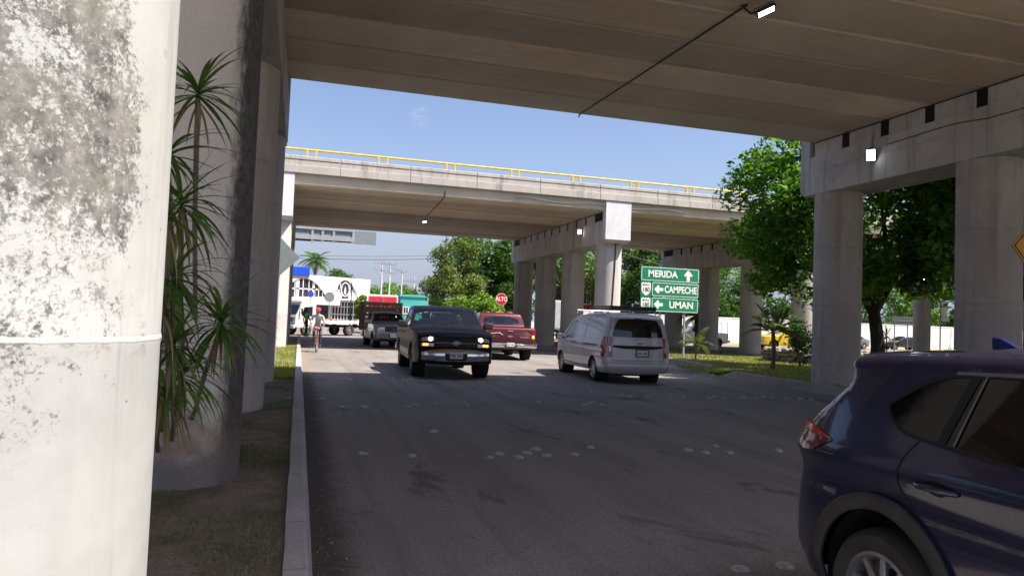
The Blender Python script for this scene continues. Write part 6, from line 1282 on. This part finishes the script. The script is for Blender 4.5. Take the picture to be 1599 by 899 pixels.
def box_truck(label, x, y, az, boxm, doorm, w=2.2, h=2.95, L=4.6, zb=.95):
    o = empty('box_truck', label, 'truck'); b = B(); b.box((0, -.6, (zb + h) / 2), (w, L, h - zb), bev=.03); b.done('cargo_box', boxm, o, 0); yr = -.6 - L / 2
    for sg in (-1, 1):
        b = B(); b.box((sg * w * .232, yr - .012, (zb + h) / 2 - .02), (w * .45, .03, h - zb - .28), bev=.008); d_ = b.done('rear_door', doorm, o, 0); b = B(); b.cyl((sg * .06, yr - .045, zb + .15), (sg * .06, yr - .045, h - .25), .018, seg=6); b.done('lock_rod', M_steel, d_, 40)
        b = B(); b.box((sg * (w / 2 - .2), yr + .02, zb - .15), (.3, .05, .12), bev=.01); b.done('taillight', M_red, o, 0)
    b = B()
    for sg in (-1, 1): b.box((sg * .4, .2, .75), (.09, L + 1.6, .2))
    b.box((0, yr + .1, .62), (w * .9, .1, .16)); b.done('chassis', M_under, o, 0); plate(o, frame((.0, yr + .03, .62), (1, 0, 0), (0, 0, 1)))
    b = B(); b.prism(chaikin([(3.0, .6), (3.05, 1.3), (2.7, 2.1), (1.8, 2.15), (1.75, .6)], 1, True), frame((-.95, 0, 0), (0, 1, 0), (0, 0, 1)), 1.9); b.done('cab', boxm, o, 35); b = B(); n = Vector((0, .8, .35)).normalized(); b.prism(round_rect(1.6, .7, .06), frame(Vector((0, 2.90, 1.70)), (-1, 0, 0), (0, -.40, .91)), .02); b.done('windshield', M_tint, o, 0)
    truck_wheels(o, .88, [2.1], .40); truck_wheels(o, .86, [-1.7], .40, True); place(o, x, y, az); return o
p = gp(598, 523); box_truck('box lorry with a red rear door in a white frame, behind the grey pickup', p.x + .4, p.y + 5.0, 6, plain('box_white', (.62, .60, .58), .5, dirt=.2), plain('door_red', (.52, .035, .06), .4, var=.1), 2.45, 3.25)
p = atD(872, 520, 63); box_truck('white box lorry seen between the columns of the far middle pier', p.x, p.y + 2, 14, plain('box_pale', (.55, .58, .57), .5, dirt=.3), plain('door_pale', (.50, .54, .53), .5, dirt=.3), 2.3, 3.4)

# ================================================================ people, bicycle, bird
def figure(name, label, joints, bones, mats, loc, rz=0.0, sub=2):
    """one continuous body grown round a skeleton; each face takes the material of its nearest bone"""
    me = bpy.data.meshes.new(name); ks = list(joints); me.from_pydata([joints[k][:3] for k in ks], [(ks.index(a), ks.index(c)) for a, c, _ in bones], []); o = bpy.data.objects.new(name, me); COL.objects.link(o)
    m = o.modifiers.new('skin', 'SKIN'); m.use_smooth_shade = True; m.branch_smoothing = .4
    for i, k in enumerate(ks):
        q = joints[k]; me.skin_vertices[0].data[i].radius = (q[3], q[4] if len(q) > 4 else q[3]); me.skin_vertices[0].data[i].use_root = (k == 'pelvis')
    s = o.modifiers.new('sub', 'SUBSURF'); s.levels = s.render_levels = sub
    dg = bpy.context.evaluated_depsgraph_get(); dg.update(); em = bpy.data.meshes.new_from_object(o.evaluated_get(dg)); bpy.data.objects.remove(o)
    em.materials.clear(); ml = []
    for _, _, mm in bones:
        if mm not in ml: ml.append(mm)
    for mm in ml: em.materials.append(mm)
    A = np.array([joints[a][:3] for a, _, _ in bones]); Bq = np.array([joints[c][:3] for _, c, _ in bones]); D = Bq - A; ll = (D ** 2).sum(1)
    idx = np.array([ml.index(mm) for _, _, mm in bones]); rr = np.array([(joints[a][3] + joints[c][3]) / 2 for a, c, _ in bones])
    for pl in em.polygons:
        q = np.array(pl.center); t = np.clip(((q - A) * D).sum(1) / ll, 0, 1); d = np.linalg.norm(q - A - t[:, None] * D, axis=1) - rr * .8; pl.material_index = int(idx[np.argmin(d)]); pl.use_smooth = True
    em.name = name; r = bpy.data.objects.new(name, em); COL.objects.link(r); r.location = loc; r.rotation_euler = (0, 0, rz); return tag(r, label, 'person')
M_skin = plain('skin', (.22, .11, .07), .55, var=.1); M_skinf = M_skin
M_shirt = plain('grey_shirt', (.33, .32, .35), .85, var=.15); M_jean = plain('dark_trousers', (.045, .05, .075), .85, var=.2); M_vest = plain('hi_vis_vest', (.30, .48, .06), .8, var=.15); M_trou = plain('black_trousers', (.02, .02, .025), .85); M_shoe = plain('dark_shoes', (.03, .028, .026), .6); M_capr = plain('red_cap', (.52, .03, .05), .75, var=.15); M_hair = plain('black_hair', (.012, .01, .009), .7); M_longs = plain('dark_sleeves', (.05, .05, .06), .85)
def hand(J, Bn, side, w, d, m, s=1):
    """five short fingers rooted in the palm"""
    w = Vector(w); d = Vector(d).normalized(); x = d.cross(Vector((0, 0, 1))); x = x.normalized() if x.length > .1 else Vector((1, 0, 0)); pm = w + d * .055; J['palm' + side] = (*pm, .026, .02); Bn.append(('wrist' + side, 'palm' + side, m))
    for i, (off, L) in enumerate(((-.030, .052), (-.011, .062), (.010, .058), (.028, .045))):
        a = pm + x * off + d * .028; c = a + d * L * .55 + Vector((0, 0, -.012)); e = c + (d * .5 + Vector((0, 0, -.7))).normalized() * L * .55
        for k, v, r in (('f%da' % i, a, .0095), ('f%db' % i, c, .009), ('f%dc' % i, e, .0075)): J[k + side] = (*v, r)
        Bn += [('palm' + side, 'f%da' % i + side, m), ('f%da' % i + side, 'f%db' % i + side, m), ('f%db' % i + side, 'f%dc' % i + side, m)]
    a = pm - x * .038 * s + d * .0; c = a + (d - x * s * .5).normalized() * .04; J['t1' + side] = (*a, .011); J['t2' + side] = (*c, .009); Bn += [('palm' + side, 't1' + side, m), ('t1' + side, 't2' + side, m)]
def face_parts(o, c, f, r=.1):
    """eyes, nose, mouth, ears on the head at c looking along f"""
    f = Vector(f).normalized(); x = f.cross(Vector((0, 0, 1))).normalized(); c = Vector(c); b = B(); b.lathe([(.001, .026), (.010, .016), (.016, 0)], Matrix.Translation(c + f * (r * .88) + Vector((0, 0, -.012))) @ f.to_track_quat('Z', 'Y').to_matrix().to_4x4(), 8)
    for s in (-1, 1): b.lathe([(.001, .012), (.018, .008), (.024, 0)], Matrix.Translation(c + x * s * r * .80 + Vector((0, 0, -.01))) @ (x * s).to_track_quat('Z', 'Y').to_matrix().to_4x4(), 8)
    b.done('nose_and_ears', M_skin, o, 60); b = B()
    for s in (-1, 1): b.box(c + f * r * .86 + x * s * .032 + Vector((0, 0, .012)), (.022, .022, .010), bev=.004)
    b.box(c + f * r * .84 + Vector((0, 0, -.052)), (.04, .04, .008), bev=.003); b.done('eyes_and_mouth', M_hair, o, 0)
def cap_part(o, c, f, mat, r=.108, brim=True):
    f = Vector(f).normalized(); q = Matrix.Translation(Vector(c)) @ Matrix((( f.y, f.x, 0, 0), (-f.x, f.y, 0, 0), (0, 0, 1, 0), (0, 0, 0, 1))); b = B(); b.lathe([(r, .0), (r * 1.01, .035), (r * .85, .085), (r * .45, .118), (.001, .126)], q, 20)
    if brim:
        pr = [(.085 * math.cos(t), .06 + .12 * math.sin(t)) for t in np.linspace(0, math.pi, 13)]; b.prism(pr, q @ Matrix.Rotation(rad(-10), 4, 'X'), .008)
    return b.done('cap' if brim else 'hair', mat, o, 50)
def cyclist():
    # local frame: rider looks along +y; saddle .95 m, bars 1.02 m, pedals .2-.36 m
    J = {'pelvis': (0, -.18, 1.00, .135, .115), 'waist': (0, -.12, 1.15, .125, .10), 'chest': (0, .0, 1.36, .155, .11), 'neckb': (0, .06, 1.50, .07), 'neck': (0, .085, 1.56, .052), 'head': (0, .115, 1.66, .088, .098), 'top': (0, .115, 1.735, .07, .08)}
    Bn = [('pelvis', 'waist', M_shirt), ('waist', 'chest', M_shirt), ('chest', 'neckb', M_shirt), ('neckb', 'neck', M_skin), ('neck', 'head', M_skin), ('head', 'top', M_skin)]
    for s, n, (kz, ky, fz, fy) in ((-1, 'L', (.74, .20, .24, .02)), (1, 'R', (.86, .24, .44, .16))):
        J['sh' + n] = (s * .19, .03, 1.45, .062); J['el' + n] = (s * .27, .14, 1.20, .045); J['wrist' + n] = (s * .245, .36, 1.07, .03); Bn += [('neckb', 'sh' + n, M_shirt), ('sh' + n, 'el' + n, M_shirt), ('el' + n, 'wrist' + n, M_skin)]
        hand(J, Bn, n, J['wrist' + n][:3], (0, 1, -.15), M_skin, s)
        J['hip' + n] = (s * .10, -.14, .96, .098); J['knee' + n] = (s * .13, ky, kz, .068); J['ank' + n] = (s * .12, fy - .03, fz, .043); J['heel' + n] = (s * .12, fy - .06, fz - .06, .036); J['toe' + n] = (s * .125, fy + .14, fz - .075, .034, .026)
        Bn += [('pelvis', 'hip' + n, M_jean), ('hip' + n, 'knee' + n, M_jean), ('knee' + n, 'ank' + n, M_jean), ('ank' + n, 'heel' + n, M_shoe), ('ank' + n, 'toe' + n, M_shoe)]
    p = gp(493, 550.5); az = 184; h = Vector((math.sin(rad(az)), math.cos(rad(az)), 0)); c = Vector((p.x, p.y, 0)) - h * .60
    o = figure('person', 'cyclist in red cap, grey shirt and dark trousers riding towards us along the left kerb', J, Bn, None, c, -rad(az)); face_parts(o, (0, .115, 1.66), (0, 1, -.1), .1); cap_part(o, (0, .11, 1.69), (0, 1, 0), M_capr)
    k = empty('bicycle', 'bicycle with an orange front bundle ridden along the left kerb', 'bicycle', c, -rad(az)); R = .335; fr = plain('bicycle_frame', (.30, .06, .05), .4, var=.1)
    for y, nm in ((.58, 'wheel'), (-.50, 'wheel')):
        w = sub(nm, k, (0, y, R)); M = Matrix.Rotation(math.pi / 2, 4, 'Y'); b = B(); b.lathe([(R + .0 + .017 * math.cos(t), .017 * math.sin(t)) for t in np.linspace(0, 2 * math.pi, 9)[:-1]], M, 36, True); b.done('tyre', M_tyre, w, 50); b = B(); b.lathe([(R - .03, -.01), (R - .018, -.01), (R - .018, .01), (R - .03, .01)], M, 36, True)
        for i in range(18): t = 2 * math.pi * i / 18; b.tube([(.012 * (-1) ** i, .02 * math.cos(t), .02 * math.sin(t)), (0, (R - .025) * math.cos(t), (R - .025) * math.sin(t))], .0016, 4)
        b.cyl((-.04, 0, 0), (.04, 0, 0), .018, seg=10); b.done('rim', M_steel, w, 40)
    b = B(); st, hd, bb, ra = (0, -.17, .86), (0, .34, .92), (0, -.05, .30), (0, -.50, R)
    for a, q, r in ((bb, st, .016), (bb, (0, .38, .78), .018), ((0, -.15, .78), hd, .016), ((0, .40, .74), (0, .33, .98), .018)): b.tube([a, q], r, 8)
    for s in (-1, 1): b.tube([bb, (s * .05, -.5, R)], .009, 6); b.tube([(0, -.15, .78), (s * .05, -.5, R)], .008, 6); b.tube([(0, .40, .74), (s * .045, .42, .66), (s * .05, .58, R)], .011, 6)
    b.done('frame', fr, k, 40); b = B(); b.tube([(-.28, .40, 1.03), (-.20, .36, 1.04), (0, .34, 1.0), (.20, .36, 1.04), (.28, .40, 1.03)], .012, 8); b.done('handlebar', M_chrome, k, 40)
    b = B(); b.box((0, -.19, .90), (.16, .25, .06), bev=.025, seg=3, taper=(.9, 1)); b.done('saddle', M_black, k, 40); b = B(); b.tube([(.09, -.05, .30), (.09, .10, .19)], .010, 6); b.tube([(-.09, -.05, .30), (-.09, -.05, .16)], .010, 6); b.box((.13, .13, .36), (.1, .08, .02)); b.lathe([(.02, -.004), (.09, -.004), (.09, .004), (.02, .004)], Matrix.Translation((.05, -.05, .30)) @ Matrix.Rotation(math.pi / 2, 4, 'Y'), 20, True); b.done('crank', M_steel, k, 40)
    b = B(); b.box((0, .47, .97), (.22, .15, .11), bev=.05, seg=3); b.done('bundle', plain('orange_cloth', (.34, .12, .08), .85, var=.3), k, 40)
cyclist()
def pedestrian():
    J = {'pelvis': (0, 0, .93, .14, .11), 'waist': (0, .0, 1.08, .125, .10), 'chest': (0, .02, 1.32, .16, .11), 'neckb': (0, .0, 1.46, .07), 'neck': (0, .01, 1.51, .052), 'head': (0, .03, 1.62, .086, .098), 'top': (0, .03, 1.70, .068, .08)}
    Bn = [('pelvis', 'waist', M_trou), ('waist', 'chest', M_vest), ('chest', 'neckb', M_vest), ('neckb', 'neck', M_skin), ('neck', 'head', M_skin), ('head', 'top', M_skin)]
    for s, n, sw in ((-1, 'L', .16), (1, 'R', -.12)):
        J['sh' + n] = (s * .195, .0, 1.41, .06); J['el' + n] = (s * .24, -sw * .5 + .02, 1.14, .043); J['wrist' + n] = (s * .235, -sw + .12, .93, .03); Bn += [('neckb', 'sh' + n, M_vest), ('sh' + n, 'el' + n, M_longs), ('el' + n, 'wrist' + n, M_skin)]
        hand(J, Bn, n, J['wrist' + n][:3], (0, .25, -1), M_skin, s)
        J['hip' + n] = (s * .09, 0, .88, .098); J['knee' + n] = (s * .095, sw * .6 + .03, .49, .066); J['ank' + n] = (s * .09, sw - .02, .10, .043); J['heel' + n] = (s * .09, sw - .06, .045, .037); J['toe' + n] = (s * .1, sw + .15, .036, .034, .028)
        Bn += [('pelvis', 'hip' + n, M_trou), ('hip' + n, 'knee' + n, M_trou), ('knee' + n, 'ank' + n, M_trou), ('ank' + n, 'heel' + n, M_shoe), ('ank' + n, 'toe' + n, M_shoe)]
    p = gp(477, 525.6); o = figure('person', 'person in a yellow-green vest and black trousers standing at the crossroads before the lorry', J, Bn, None, (p.x, p.y, 0), -rad(60)); face_parts(o, (0, .03, 1.62), (0, 1, 0), .1); cap_part(o, (0, .02, 1.645), (0, 1, 0), M_hair, .108, False)
pedestrian()
def bird():
    J = {'pelvis': (0, -.02, .12, .045, .04), 'chest': (0, .06, .15, .05, .045), 'neck': (0, .11, .20, .028), 'head': (0, .14, .235, .03), 'beak': (0, .19, .24, .008), 'rump': (0, -.10, .11, .03, .022), 'tail': (0, -.26, .10, .022, .008), 'kl': (-.025, .0, .08, .010), 'fl': (-.025, .01, .0, .006), 'kr': (.025, .0, .08, .010), 'fr': (.025, .04, .0, .006)}
    Bn = [('pelvis', 'chest', M_sblack), ('chest', 'neck', M_sblack), ('neck', 'head', M_sblack), ('head', 'beak', M_sblack), ('pelvis', 'rump', M_sblack), ('rump', 'tail', M_sblack), ('pelvis', 'kl', M_sblack), ('kl', 'fl', M_sblack), ('pelvis', 'kr', M_sblack), ('kr', 'fr', M_sblack)]
    p = gp(1126, 553, .2); o = figure('bird', 'small black bird on the lawn right of the green sign', J, Bn, None, (p.x, p.y, .19), rad(-50)); o['category'] = 'bird'; o.scale = (1.25,) * 3
bird()
